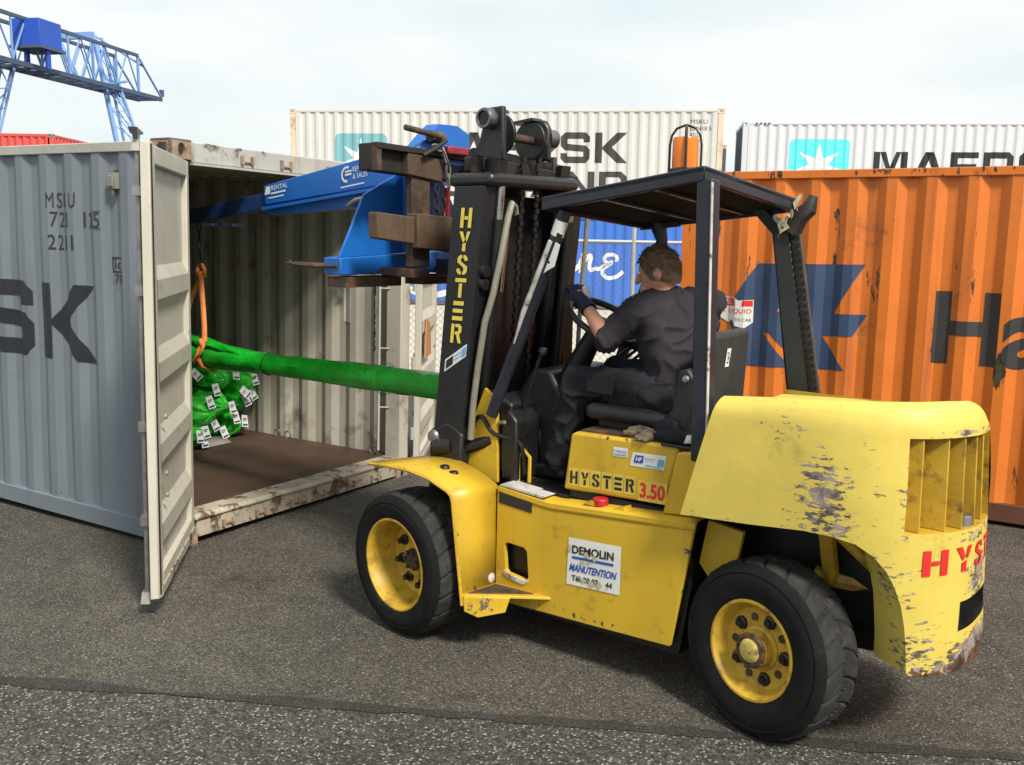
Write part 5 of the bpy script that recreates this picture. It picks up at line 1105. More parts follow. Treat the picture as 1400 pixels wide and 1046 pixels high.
# hydraulic hose on the near upright
b = B(); b.tube([(.30, .575, 2.15), (.305, .56, 2.184), (.318, .52, 2.201), (.325, .484, 2.135), (.325, .43, 1.938), (.315, .385, 1.75), (.285, .36, 1.611), (.25, .352, 1.386), (.225, .348, 1.198), (.21, .346, 1.0)], .017, 10); b.build('hydraulic_pipe', 'hose', T)
b = B(); b.tube([(.335, 1.17, 2.14), (.305, 1.17, 1.70), (.285, 1.17, 1.24)], .013, 8); b.build('hydraulic_pipe', 'hose', T)
b = B(); b.box((.20, 1.08, .9), (.255, 1.17, 2.16)); b.build('mast_side_plate', 'grease', T)
for z in (1.86, 1.795): b = B(); b.lathe([(0, .03), (.03, .028), (.034, 0), (0, 0)], (.15+lean(z)-.002, .385, z), (1, 0, 0), 12); b.build('hose_clamp', 'grease', T)
# leaf chains, link by link
for y in (.70, .83):
    p0, p1 = V((.175, y, .95)), V((.245, y, 2.45)); d = (p1-p0); nl = 46
    for i in range(nl):
        a, c = p0+d*(i/nl), p0+d*((i+.86)/nl); o_ = .010 if i % 2 else 0
        b = B(); b.hexa([a+V((-.008, -.020+o_, 0)), a+V((.008, -.020+o_, 0)), a+V((.008, .010+o_, 0)), a+V((-.008, .010+o_, 0))], [c+V((-.008, -.020+o_, 0)), c+V((.008, -.020+o_, 0)), c+V((.008, .010+o_, 0)), c+V((-.008, .010+o_, 0))])
        if i == 0: ch = b.build('lift_chain', 'grease', T, smooth=0)
        else: b.build('chain_link', 'grease', ch, smooth=0)
# head of the inner mast: plates, rollers, sheaves
b = B(); b.prism([(.20, 2.43), (.395, 2.40), (.395, 2.47), (.392, 2.655), (.29, 2.65), (.245, 2.50)], TW, .345, .375); b.build('head_plate', 'black', T, bevel=.008)
b = B(); b.prism([(.10, 2.44), (.235, 2.44), (.235, 2.61), (.205, 2.655), (.135, 2.655), (.105, 2.62)], TW, .92, .96); b.build('head_plate', 'black', T, bevel=.012)
MT['rollersteel'] = mat('worn_roller_steel', (.20, .20, .20), .4, .9, var=.3, vs=14)
def roller(c, n=(0, -1, 0)):
    b = B(); b.lathe([(.0, .02), (.034, .02), (.036, .032), (.046, .032), (.050, .024), (.050, -.025), (0, -.025)], c, n, 24); o = b.build('guide_roller', 'rollersteel', T, smooth=40)
    b = B(); b.lathe([(.0, .022), (.0345, .022), (.0345, .012)], c, n, 20); b.build('roller_face', 'grease', o)
roller((.318, .318, 2.595)); roller((.205, .985, 2.56), (.3, 1, 0))
for y, x in ((.46, .28), (.80, .21)):
    b = B(); b.lathe([(.0, .010), (.098, .010), (.100, .007), (.090, .0), (.100, -.007), (.098, -.010), (0, -.010)], (x, y, 2.535), (0, 1, .0), 32); b.build('chain_sheave', 'grease', T, smooth=40)
b = B(); b.cyl((.25, .40, 2.535), (.21, .95, 2.535), .022, 12); b.build('sheave_pin', 'rustysteel', T)
b = B(); b.prism([(.16, 2.635), (.30, 2.655), (.31, 2.64), (.17, 2.625)], TW, .44, .50); b.build('chain_guard', 'black', T)
b = B(); b.prism([(.10, 2.635), (.24, 2.65), (.25, 2.635), (.11, 2.62)], TW, .77, .86); b.build('chain_guard', 'black', T)
# tilt cylinder + foot of the mast
b = B(); b.cyl((.05, .36, .90), (.30, .42, 1.0), .035, 12); b.cyl((-.02, .335, .93), (.08, .36, .945), .05, 14); b.build('tilt_cylinder', 'grease', T)
b = B(); b.prism([(-.07, .70), (.15, .70), (.17, 1.02), (.06, 1.07), (-.06, 1.02)], TW, .325, .40); b.build('mast_foot', 'black', T, bevel=.015)
b = B(); b.lathe([(0, .02), (.03, .018), (.036, 0)], (-.03, .325, .985), (0, -1, 0), 14); b.build('pivot_pin', 'steel', T)
# ---- carriage on the mast
cx = -.37
b = B(); b.hexa([(cx-.10, .205, 2.365), (cx, .205, 2.365), (cx, 1.31, 2.325), (cx-.10, 1.31, 2.325)], [(cx-.10, .205, 2.505), (cx+.006, .205, 2.505), (cx+.006, 1.31, 2.475), (cx-.10, 1.31, 2.475)]); b.build('fork_carriage', 'darksteel', T, bevel=.006)
b = B(); b.hexa([(cx, .205, 2.475), (cx+.05, .205, 2.475), (cx+.05, 1.31, 2.445), (cx, 1.31, 2.445)], [(cx, .205, 2.507), (cx+.05, .205, 2.507), (cx+.05, 1.31, 2.477), (cx, 1.31, 2.477)]); b.build('carriage_flange', 'darksteel', T, bevel=.004)
b = B(); b.hexa([(cx, .205, 2.365), (cx+.045, .205, 2.365), (cx+.045, .235, 2.365), (cx, .235, 2.365)], [(cx, .205, 2.505), (cx+.045, .205, 2.505), (cx+.045, .235, 2.505), (cx, .235, 2.505)]); b.build('carriage_end', 'rustysteel', T)
for y0, y1, z0, z1, xx in ((.43, .70, 2.355, 2.470, .045), (.18, .455, 2.015, 2.150, .07), (.462, .86, 1.965, 2.150, .085)):
    b = B(); b.hexa([(cx, y0, z0), (cx+xx, y0, z0), (cx+xx, y1, z0-.03), (cx, y1, z0-.03)], [(cx, y0, z1), (cx+xx, y0, z1), (cx+xx, y1, z1-.02), (cx, y1, z1-.02)]); b.build('timber_block', 'wood', T, bevel=.006)
for y in (.545, 1.0):
    b = B(); b.hexa([(cx-.02, y-.07, 1.86), (cx+.03, y-.07, 1.86), (cx+.03, y+.07, 1.86), (cx-.02, y+.07, 1.86)], [(cx-.02, y-.07, 2.46), (cx+.03, y-.07, 2.46), (cx+.03, y+.07, 2.45), (cx-.02, y+.07, 2.45)])
    b.hexa([(-1.45, y-.07, 1.845), (cx+.03, y-.07, 1.80), (cx+.03, y+.07, 1.80), (-1.45, y+.07, 1.845)], [(-1.45, y-.07, 1.855), (cx+.03, y-.07, 1.85), (cx+.03, y+.07, 1.85), (-1.45, y+.07, 1.855)]); b.build('fork', 'rustysteel', T, bevel=.006)
b = B(); b.hexa([(cx-.10, .80, 1.80), (cx+.12, .80, 1.80), (cx+.12, 1.28, 1.78), (cx-.10, 1.28, 1.78)], [(cx-.10, .80, 1.90), (cx+.12, .80, 1.90), (cx+.12, 1.28, 1.88), (cx-.10, 1.28, 1.88)]); b.build('lower_carriage_bar', 'grease', T, bevel=.006)
for y in (.80, .98):
    b = B(); b.box((-.30, y, 1.72), (-.0, y+.05, 2.40)); b.build('carriage_side', 'grease', T)

# ================================================================ lifting jib on the forks
J = thing('lifting_jib', 'blue crane jib attachment carried on the forks, its boom reaching into the container', 'jib', TO, TH)
def jb(s, name, m='jibblue', **k): return s.build(name, m, J, **k)
jx = -.60
b = B(); b.hexa([(jx-.14, .19, 1.812), (jx, .19, 1.812), (jx, 1.30, 1.812), (jx-.14, 1.30, 1.812)], [(jx-.14, .19, 1.905), (jx, .19, 1.905), (jx, 1.30, 1.955), (jx-.14, 1.30, 1.955)]); jb(b, 'base_beam', bevel=.006)
b = B(); b.box((jx-.12, .20, 1.745), (jx+.03, .62, 1.800)); b.box((jx-.12, .80, 1.745), (jx+.03, 1.28, 1.800)); jb(b, 'fork_pocket', 'rustysteel')
b = B(); b.prism([(.192, 1.905), (.966, 1.945), (1.28, 1.96), (.98, 2.40), (.628, 2.375), (.376, 2.25)], YZ, jx-.03, jx-.012); jb(b, 'back_plate', bevel=.003)
b = B(); b.prism([(jx, 1.95), (jx+.06, 1.95), (jx+.015, 2.40), (jx, 2.40)], TW, .66, .675); b.prism([(jx, 1.95), (jx+.06, 1.95), (jx+.015, 2.40), (jx, 2.40)], TW, .84, .855); jb(b, 'stiffener')
b = B(); b.prism([(jx-.03, 2.25), (jx-.36, 2.22), (jx-.03, 1.95)], TW, .70, .715); jb(b, 'gusset')
# boom: box section with a flange below
p0, p1 = V((-.55, .77, 2.425)), V((-1.93, .77, 2.255))
b = B(); b.beam(p0+V((0, 0, .02)), p1+V((0, 0, .02)), .15, .20, w2=.14, h2=.125); bm_ = jb(b, 'boom', bevel=.006)
b = B(); b.beam(p0+V((0, 0, -.095)), p1+V((0, 0, -.068)), .19, .02); b.beam(p0+V((0, 0, -.155)), p1+V((0, 0, -.09)), .10, .10, h2=.035); b.build('boom_flange', 'jibblue', J)
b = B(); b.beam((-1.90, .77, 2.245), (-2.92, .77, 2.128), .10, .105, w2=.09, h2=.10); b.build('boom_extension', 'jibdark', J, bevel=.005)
dy = V((0, -.0775, 0)); bd = (p1-p0).normalized()
def onboom(t0, z0, off=.002): return lambda u, v: tuple(p0.lerp(p1, t0)+V((0, 0, z0))+V((u, -.0775-off+.006*(t0 > .6), v-bd.z*u*-1.0 if False else v+u*(bd.z/bd.x))))
decal('lettering', 'letwhite', J, fit_text('RENTAL', .02, .15, .03, .06), onboom(.38, .01)); decal('lettering', 'letwhite', J, fit_text('& SALES', .02, .15, -.012, .018), onboom(.38, .01))
decal('boom_logo', 'letwhite', J, joinshape(polys2d(stroke([(-.015+.042*cos(a)-.02, .024+.042*sin(a)) for a in [R(60+20*i) for i in range(12)]], .014)), polys2d([[(-.09+.0, -.052), (.12, -.052), (.12, -.044), (-.09, -.044)], [(-.05, .015), (.01, .015), (.01, .027), (-.05, .027)], [(-.05, .035), (.01, .035), (.01, .045), (-.05, .045)]])), onboom(.38, .01))
decal('lettering', 'tag', J, fit_text('RENTAL', -.02, .15, .02, .05), onboom(.93, .02)); decal('boom_logo', 'tag', J, polys2d([[(-.09, .0), (-.03, .0), (-.03, .05), (-.07, .05)], [(-.02, -.005), (.13, -.005), (.13, .006), (-.02, .006)], [(-.05, -.03), (.11, -.03), (.11, -.022), (-.05, -.022)]]), onboom(.93, .02))
b = B(); b.tube([(-1.10, .69, 2.20), (-1.02, .68, 2.235), (-.93, .68, 2.25), (-.91, .68, 2.27)], .014, 8); b.build('boom_handle', 'steel', J)
# top bracket behind the carriage
b = B(); b.prism([(.50, 2.47), (.62, 2.58), (.70, 2.645), (.86, 2.65), (.955, 2.615), (.99, 2.44), (.85, 2.42)], YZ, -.46, -.36); jb(b, 'top_bracket', bevel=.006)
b = B(); b.box((-.335, .70, 2.478), (-.28, .88, 2.525)); b.build('clamp_block', 'maroon', J, bevel=.01)
b = B(); b.cyl((-.34, .42, 2.60), (-.30, .66, 2.57), .016, 10); b.cyl((-.33, .60, 2.57), (-.33, .70, 2.565), .032, 12); b.build('locking_pin', 'rustysteel', J)
b = B(); b.tube([(-.30, .52, 2.46), (-.29, .60, 2.50), (-.28, .68, 2.55)], .012, 8); b.build('latch_arm', 'darksteel', J)
b = B(); b.prism([(-.34, 2.30), (-.30, 2.30), (-.30, 1.98), (-.34, 1.98)], TW, .72, .735); b.build('red_strap_bar', 'maroon', J)
for i in range(4):
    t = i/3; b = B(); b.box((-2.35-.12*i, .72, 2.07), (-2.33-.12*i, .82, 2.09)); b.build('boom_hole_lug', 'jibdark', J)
b = B(); b.tube([(-.62, .19, 1.86), (-.80, .18, 1.855), (-.98, .17, 1.86), (-1.01, .17, 1.88)], [.012, .012, .008, .006], 6); b.build('release_rod', 'rustysteel', J)
def chain(parent, pts, name, m, r=.0055, ln=.040):
    """links along a polyline, each a ring"""
    pts = [V(p) for p in pts]; segs = []
    for a, c in zip(pts, pts[1:]):
        n = max(1, int((c-a).length/ln)); segs += [(a+(c-a)*(i/n), a+(c-a)*((i+1)/n)) for i in range(n)]
    first = None
    for i, (a, c) in enumerate(segs):
        d = (c-a).normalized(); x = d.cross(V((.3, 1, .1))).normalized(); y = d.cross(x); s = x if i % 2 else y; L_ = (c-a).length*.68; m_ = (a+c)/2
        b = B(); b.tube([m_+d*L_*cos(q)+s*.011*sin(q)*1.2 for q in [2*pi*k/10 for k in range(10)]], r, 5, closed=True)
        if first is None: first = b.build(name, m, parent)
        else: b.build('link', m, first)
    return first
ch = chain(None, [(-.30, .60, 2.515), (-.29, .66, 2.50), (-.285, .70, 2.42), (-.285, .705, 2.30)], 'safety_chain', 'steel', .006, .045); ch.location = TO; ch.rotation_euler = (0, 0, TH); tag(ch, 'short steel safety chain hanging over the dark fork carriage beside the mast', 'chain')
ch = chain(None, [(-.33, .66, 2.31), (-.33, .655, 2.18), (-.33, .69, 2.10), (-.33, .72, 2.16), (-.33, .715, 2.28)], 'loop_chain', 'darksteel', .005, .04); ch.location = TO; ch.rotation_euler = (0, 0, TH); tag(ch, 'dark loop of chain hanging against the blue jib plate', 'chain')
ch = chain(None, [(-2.79, .77, 2.09), (-2.785, .77, 1.90), (-2.78, .77, 1.76)], 'hoist_chain', 'grease', .007, .05); ch.location = TO; ch.rotation_euler = (0, 0, TH); tag(ch, 'dark hoist chain hanging from the boom tip inside the container', 'chain')
# ---- sling and bundles
def ribbon(pts, w_, th, up):
    b = B(); 
    for a, c in zip(pts, pts[1:]): b.beam(a, c, w_, th, up)
    return b
sgo = B(); k = V((-2.78, .77, 1.76))
def rib(pts, wv, th):
    b = B(); wv = V(wv); vs = []
    P = [V(p) for p in pts]
    for p in P: vs += [p-wv, p+wv]
    b.add(vs, [(2*i, 2*i+2, 2*i+3, 2*i+1) for i in range(len(P)-1)]); return b
S1 = thing('lifting_sling', 'orange lifting sling looped round the long green bundle and hooked to the hoist chain', 'sling', TO, TH)
rib([(-2.787, .765, 1.75), (-2.72, .73, 1.55), (-2.655, .695, 1.37), (-2.612, .665, 1.26), (-2.635, .640, 1.20), (-2.665, .632, 1.14), (-2.655, .66, 1.06), (-2.64, .76, 1.02)], (.013, .012, 0), .004).build('sling_leg', 'sling', S1, thick=.005)
rib([(-2.79, .78, 1.75), (-2.88, .785, 1.63), (-2.965, .79, 1.515), (-3.08, .80, 1.30), (-3.04, .85, 1.10), (-2.8, .84, 1.01), (-2.64, .77, 1.015)], (.013, .012, 0), .004).build('sling_leg', 'sling', S1, thick=.005)
rib([(-2.635, .640, 1.27), (-2.60, .645, 1.22), (-2.625, .632, 1.16), (-2.69, .628, 1.12), (-2.70, .63, 1.09)], (.010, .010, .004), .004).build('sling_tail', 'sling', S1, thick=.005)
rib([(-2.79, .75, 1.70), (-2.80, .75, 1.76), (-2.775, .765, 1.80), (-2.75, .775, 1.76), (-2.76, .775, 1.70)], (.010, .010, 0), .004).build('sling_eye', 'sling', S1, thick=.006)
def wrap(name, axis_pts, radii, m, nseg=16, amp=.012, seed=0, flat=1., parent=None, sub=6, sharp=48):
    """plastic-wrapped bundle with creases"""
    P = [V(p) for p in axis_pts]; b = B(); ring = []; L_ = len(P)
    fine = smooth3(P, sub); rf = smooth1(radii, sub); n = len(fine); vs = []
    for i, p in enumerate(fine):
        d = (fine[min(n-1, i+1)]-fine[max(0, i-1)]).normalized(); x = d.cross(V((0, 0, 1))).normalized(); y = d.cross(x)
        for j in range(nseg):
            a = 2*pi*j/nseg; q = p+(x*cos(a)+y*sin(a)*flat)*rf[i]; nz = .35*mnoise.noise(V((q.x*9+seed, cos(a)*2.4, sin(a)*2.4)))+1.1*abs(mnoise.noise(V((q.x*(2.2 if nseg > 20 else 7)+seed, cos(a)*3.2+q.x*1.5, sin(a)*3.2))))-.2
            vs.append(p+(x*cos(a)+y*sin(a)*flat)*(rf[i]+amp*nz*min(1, rf[i]/.04)))
    fs = [(i*nseg+j, i*nseg+(j+1) % nseg, (i+1)*nseg+(j+1) % nseg, (i+1)*nseg+j) for i in range(n-1) for j in range(nseg)]
    fs += [tuple(range(nseg)), tuple(range((n-1)*nseg, n*nseg))]
    b.add(vs, fs); return b.build(name, m, parent, smooth=sharp)
def smooth1(r, k):
    o = []
    for a, c in zip(r, r[1:]): o += [a+(c-a)*(j/k) for j in range(k)]
    return o+[r[-1]]
bl = thing('green_bundle', 'long green plastic-wrapped bundle slung from the blue boom, sticking out of the container', 'bundle', TO, TH)
wrap('wrapped_bundle', [(-3.55, .80, 1.15), (-3.2, .79, 1.145), (-2.9, .78, 1.14), (-2.6, .77, 1.135), (-2.3, .77, 1.132), (-2.0, .77, 1.135), (-1.6, .77, 1.14), (-1.2, .77, 1.148), (-.8, .77, 1.155), (-.28, .77, 1.16)], [.105, .12, .12, .10, .082, .072, .074, .078, .080, .080], 'green', 26, .014, 2, 1.0, bl, 8)
b = wrap('loose_wrap', [(-3.1, .75, 1.22), (-2.75, .73, 1.235), (-2.4, .73, 1.20), (-2.1, .74, 1.165)], [.035, .06, .04, .012], 'green', 14, .02, 8, .6, bl, 8)
b = B(); b.tube([(-2.005, .77+.073*cos(a), 1.135+.074*sin(a)) for a in [2*pi*i/20 for i in range(20)]], .006, 6, closed=True); b.build('binding_strap', 'grease', bl)
b = B(); b.tube([(-.86, .77+.097*cos(a), 1.155+.098*sin(a)) for a in [2*pi*i/20 for i in range(20)]], .003, 5, closed=True); b.build('binding_strap', 'green', bl)
# ================================================================ green bundles lying in the container
BUN = [  # y, z, radius, front x, material, label, tags [(dy, dz, tilt)]
 (2.20, .715, .115, -1.62, 'greenl', 'green bundle end at the top right of the pile, against the container wall', [(.02, .01, .1)]),
 (1.92, .745, .110, -1.66, 'greenl', 'green bundle end at the top centre of the pile, under the long slung bundle', [(.09, .05, -.15), (-.14, -.07, .1)]),
 (1.62, .790, .095, -1.80, 'green', 'green bundle at the top left of the pile, its grey cardboard edge showing', [(.08, .01, .7)]),
 (2.10, .520, .100, -1.66, 'green', 'dark green bundle end low in the right of the pile with two tags', [(.03, .02, .3), (.12, .06, .4)]),
 (1.86, .535, .112, -1.60, 'greenl', 'green bundle end in the middle of the pile with a narrow tag', [(.06, -.03, .05), (.2, .09, .75)]),
 (2.04, .330, .112, -1.64, 'greenl', 'green bundle end at the bottom right of the pile, on the brown floor', [(-.05, .07, .05), (.07, .02, -.2)]),
 (1.56, .515, .135, -1.45, 'greenl', 'large bright green bundle end at the left of the pile, nearest the open door', [(-.02, .1, .15)]),
 (1.50, .325, .115, -1.50, 'greenl', 'green bundle end at the bottom left with a cluster of white tags', [(.03, .03, .05), (-.03, .0, -.1), (.02, -.05, .02)]),
 (1.80, .320, .105, -1.66, 'green', 'dark green bundle end at the bottom centre of the pile above loose tags', [(-.02, .04, .3), (.07, -.04, .25)]),
 (2.27, .560, .085, -1.70, 'greenl', 'small green bundle end squeezed at the right edge of the pile', []),
]
AM = Matrix.Translation(A.location) @ A.rotation_euler.to_matrix().to_4x4()
for k, (y, z, r, xf, m_, lab, tg) in enumerate(BUN):
    g = thing('green_bundle', lab, 'bundle', (0, 0, 0), group='green wrapped bundles piled in the container'); loc = V((xf, y, 0.202))
    g.location = AM @ loc; g.rotation_euler = A.rotation_euler
    zz = z-.202; L_ = [-3.2, -2.4, -1.4, -.6, -.28, -.16, -.09, -.04, 0, .025]
    rad = [.9, .95, .96, .97, 1.0, 1.03, .95, .78, .52, .22]
    wrap('wrapped_bundle', [(x, .012*sin(k*3+x*2), zz+.01*sin(k+x*3)) for x in L_], [r*q for q in rad], m_, 22, .055, k*5.3, .97, g, 6, 24)
    for (dy_, dz_, t) in tg:
        b = B(); c_, s_ = cos(t), sin(t); xq = .02+.03*random.random()
        pts = [(-.036, -.052, .0), (.036, -.052, .006), (.036, .052, -.004), (-.036, .052, 0)]
        b.add([(xq+d-zc*.25, dy_+a*c_-zc*s_, zz+dz_+a*s_+zc*c_) for a, zc, d in pts]+[(xq+d-zc*.25-.002, dy_+a*c_-zc*s_, zz+dz_+a*s_+zc*c_) for a, zc, d in pts], [(0, 1, 2, 3), (7, 6, 5, 4), (0, 4, 5, 1), (1, 5, 6, 2), (2, 6, 7, 3), (3, 7, 4, 0)])
        tg_ = b.build('paper_tag', 'tag', g, smooth=0)
        b = B()
        for (a0, a1, z0, z1) in ((-.028, .028, -.040, -.026), (-.026, .02, .02, .026), (-.026, .01, .006, .011)):
            b.add([(xq-z_*.25+.0025+.004, dy_+a*c_-z_*s_, zz+dz_+a*s_+z_*c_) for a, z_ in ((a0, z0), (a1, z0), (a1, z1), (a0, z1))], [(0, 1, 2, 3)])
        pr_ = b.build('tag_print', 'letgrey', tg_, smooth=0); pr_['kind'] = 'stuff'
cbd = B(); cbd.add([(-1.52, 1.62, .204), (-1.52, 1.86, .204), (-1.66, 1.90, .24), (-1.66, 1.70, .26)], [(0, 1, 2, 3)])
cd_ = cbd.build('cardboard_sheet', mat('grey_cardboard', (.30, .29, .26), .8), None, thick=.004); cd_.location = A.location; cd_.rotation_euler = A.rotation_euler; tag(cd_, 'loose grey cardboard sheet on the brown floor below the green pile', 'cardboard')

# ================================================================ driver (forklift frame)
D = thing('person', 'person in dark shirt and black trousers driving the forklift, seen from behind', 'person', TO, TH)
def blob(name, chains, material, voxel=.009, lofts=(), ells=(), smooth=3, crease=0, cs=9, parent=D, cut=None, squeeze=None):
    b = B()
    for ch in chains:
        P = [V(p) for p, r in ch]; Rr = [r for p, r in ch]
        for p, r in zip(P, Rr): b.lathe([(r*sin(pi*i/8)+1e-5, -r*cos(pi*i/8)) for i in range(9)], p, (0, 0, 1), 14)
        for i in range(len(P)-1): b.tube([P[i], P[i+1]], [Rr[i], Rr[i+1]], 14)
    for rings in lofts:
        n = 24; vs = []
        for (c, ax, a, d) in rings:
            c = V(c); ax = V(ax).normalized(); fw = V((ax.y, -ax.x, 0)).normalized() if abs(ax.z) < .5 else V((1, 0, 0))
            for j in range(n):
                t = 2*pi*j/n; e = .75; cx_, sx__ = abs(cos(t))**e*(1 if cos(t) > 0 else -1), abs(sin(t))**e*(1 if sin(t) > 0 else -1); vs.append(c+ax*a*cx_+fw*d*sx__)
        k = len(rings); b.add(vs, [(i*n+j, i*n+(j+1) % n, (i+1)*n+(j+1) % n, (i+1)*n+j) for i in range(k-1) for j in range(n)]+[tuple(range(n-1, -1, -1)), tuple(range((k-1)*n, k*n))])
    for (c, rx, ry, rz, rm) in ells:
        c = V(c); vs = []; fs = []; nu, nv = 20, 14
        for i in range(nv+1):
            for j in range(nu):
                th, ph = pi*i/nv, 2*pi*j/nu; p = V((rx*sin(th)*cos(ph), ry*sin(th)*sin(ph), rz*cos(th))); vs.append(c+(rm @ p if rm else p))
        fs = [(i*nu+j, (i+1)*nu+j, (i+1)*nu+(j+1) % nu, i*nu+(j+1) % nu) for i in range(nv) for j in range(nu)]; b.add(vs, fs)
    o = b.build(name, material, None, smooth=0, merge=True)
    md = o.modifiers.new('r', 'REMESH'); md.mode = 'VOXEL'; md.voxel_size = voxel
    dg = bpy.context.evaluated_depsgraph_get(); me = bpy.data.meshes.new_from_object(o.evaluated_get(dg)); bpy.data.objects.remove(o)
    bm = bmesh.new(); bm.from_mesh(me)
    for _ in range(smooth): bmesh.ops.smooth_vert(bm, verts=bm.verts, factor=.5, use_axis_x=True, use_axis_y=True, use_axis_z=True)
    if cut:
        for (co, no) in cut: bmesh.ops.bisect_plane(bm, geom=bm.verts[:]+bm.edges[:]+bm.faces[:], plane_co=co, plane_no=no, clear_outer=True)
    bm.normal_update()
    if crease:
        for v in bm.verts:
            q = v.co*cs; f = mnoise.noise(V((q.x+1.5*mnoise.noise(q*.7), q.y, q.z*.8))); g = 1-abs(f)*2.2
            v.co += v.normal*(crease*(max(0, g)**2-.3)+crease*.5*mnoise.noise(v.co*cs*.4))
    bm.to_mesh(me); bm.free(); me.name = name
    if not me.materials: me.materials.append(MT[material])
    me.polygons.foreach_set('use_smooth', [True]*len(me.polygons))
    r = bpy.data.objects.new(name, me); COL.objects.link(r); r.parent = parent; return r
SH = V((.40, .92, 0)).normalized()        # left-to-right shoulder direction
cn = V((1.085, .785, 0))
LS, RS = V((1.005, .615, 1.700)), V((1.190, 1.005, 1.720))
LE, LW, LH = V((.925, .50, 1.560)), V((.742, .58, 1.710)), V((.675, .615, 1.755))
RE, RW, RH = V((1.00, 1.10, 1.47)), V((.78, .98, 1.50)), V((.70, .95, 1.52))
HC = V((1.035, .765, 1.885)); hr = Matrix.Rotation(R(14), 3, 'Z') @ Matrix.Rotation(R(-16), 3, 'Y')
LK, LA_, RK, RA_ = V((.715, .595, 1.335)), V((.585, .60, .935)), V((.72, .94, 1.34)), V((.56, .93, .93))
LHp, RHp = V((1.17, .67, 1.30)), V((1.20, .87, 1.30))
torso = lambda e: [[((1.205, .775, 1.215), SH, .175+e, .135+e), ((1.20, .775, 1.30), SH, .185+e, .135+e), ((1.175, .78, 1.42), SH, .170+e, .118+e), ((1.135, .785, 1.54), SH, .185+e, .118+e), ((1.105, .80, 1.64), SH, .222+e, .118+e), ((1.09, .80, 1.71), SH, .205+e, .100+e), ((1.075, .785, 1.765), SH, .115+e, .075+e), ((1.065, .78, 1.80), SH, .062+e, .058+e)]]
hd = lambda x, y, z: HC+hr @ V((x, y, z))
person = blob('person_body', [
    [((1.075, .785, 1.74), .058), ((1.055, .775, 1.82), .055), (tuple(HC), .06)],
    [(LS, .055), (LE, .042), (LE.lerp(LW, .35), .042), (LW, .029), (LH, .030)], [(RS, .055), (RE, .042), (RW, .029), (RH, .03)],
    [(LHp, .085), (LK, .058), (LA_, .04)], [(RHp, .085), (RK, .058), (RA_, .04)],
    [(hd(-.075, 0, -.075), .040), (hd(-.04, 0, -.09), .035)],
    [(hd(-.100, 0, .005), .012), (hd(-.118, 0, -.028), .014)],
    ], 'skin', .007, torso(-.012), [(HC, .098, .076, .112, hr), (hd(-.02, 0, -.04), .075, .062, .085, hr), (hd(.012, -.079, -.012), .021, .010, .032, hr), (hd(.012, .079, -.012), .021, .010, .032, hr)], 2)
tag_ = person
for s in (-1, 1):
    b = B(); b.lathe([(.010*sin(pi*i/6)+1e-5, -.010*cos(pi*i/6)) for i in range(7)], hd(-.088, .03*s, .012), (0, 0, 1), 10); b.build('eye', 'letwhite', D)
b = B(); b.tube([hd(-.098, -.022, -.062), hd(-.106, 0, -.064), hd(-.098, .022, -.062)], .006, 6); b.build('mouth', mat('lip_skin', (.38, .14, .11), .5), D)
hair = blob('hair', [], 'hair', .007, (), [(hd(.006, 0, .014), .107, .084, .112, hr), (hd(.045, 0, -.03), .062, .070, .07, hr)], 1, .0025, 60,
            cut=[(hd(-.062, 0, .03), hr @ V((-1, 0, -.45))), (hd(.03, 0, -.062), hr @ V((-.42, 0, -1)))])
b = B(); rng = random.Random(3)
for i in range(900):
    th, ph = math.acos(rng.uniform(-.55, 1)), rng.uniform(0, 2*pi); n_h = V((sin(th)*cos(ph), sin(th)*sin(ph), cos(th)))
    if n_h.x < -.55 and n_h.z < .35 or (abs(n_h.y) > .75 and n_h.z < -.05 and n_h.x < .35): continue
    p = V((.006+.106*n_h.x, .083*n_h.y, .014+.111*n_h.z)); t_ = V((.5, .25*rng.uniform(-1, 1), -.8))+V((0, 0, .6*n_h.z)); t_ = (t_-n_h*t_.dot(n_h)).normalized(); l_ = rng.uniform(.018, .034); sd_h = n_h.cross(t_)*.0028
    q0, q1, q2 = p-n_h*.002, p+t_*l_*.55+n_h*.0045, p+t_*l_+n_h*rng.uniform(.003, .011)
    b.add([hd(*(q0-sd_h)), hd(*(q0+sd_h)), hd(*(q1+sd_h*.8)), hd(*(q1-sd_h*.8)), hd(*q2)], [(0, 1, 2, 3), (3, 2, 4)])
lk = b.build('hair_lock', 'hair', hair, smooth=0, recalc=False); lk['kind'] = 'stuff'
shirt = blob('shirt', [[(LS+V((.02, .02, 0)), .082), (LS.lerp(LE, .5), .068), (LE, .060), (LE.lerp(LW, .06), .058)], [(RS, .080), (RS.lerp(RE, .5), .066), (RE, .060), (RE.lerp(RW, .22), .055)],
                       [(LS, .07), (V((1.08, .785, 1.735)), .075), (RS, .07)]], 'shirt', .009, [r[1:] for r in torso(.014)], (), 3, .021, 9,
             cut=[((1.07, .78, 1.80), (-.15, 0, 1))])
trs = blob('trousers', [[(LHp+V((0, 0, .0)), .110), (LHp.lerp(LK, .5), .098), (LK, .080), (LK+V((-.02, 0, -.05)), .078), (LK.lerp(LA_, .6), .070), (LA_, .066)], [(RHp, .110), (RHp.lerp(RK, .5), .098), (RK, .080), (RK.lerp(RA_, .6), .070), (RA_, .064)]], 'trouser', .010, [[((1.21, .775, 1.215), SH, .185, .145), ((1.205, .775, 1.30), SH, .197, .148), ((1.19, .778, 1.38), SH, .186, .136)]], (), 2, .020, 10)
b = B(); b.hexa([(.80, .515, 1.30), (.95, .515, 1.29), (.95, .528, 1.29), (.80, .528, 1.30)], [(.79, .53, 1.395), (.96, .53, 1.385), (.96, .545, 1.385), (.79, .545, 1.395)]); b.build('thigh_pocket', 'trouser', trs, bevel=.006)
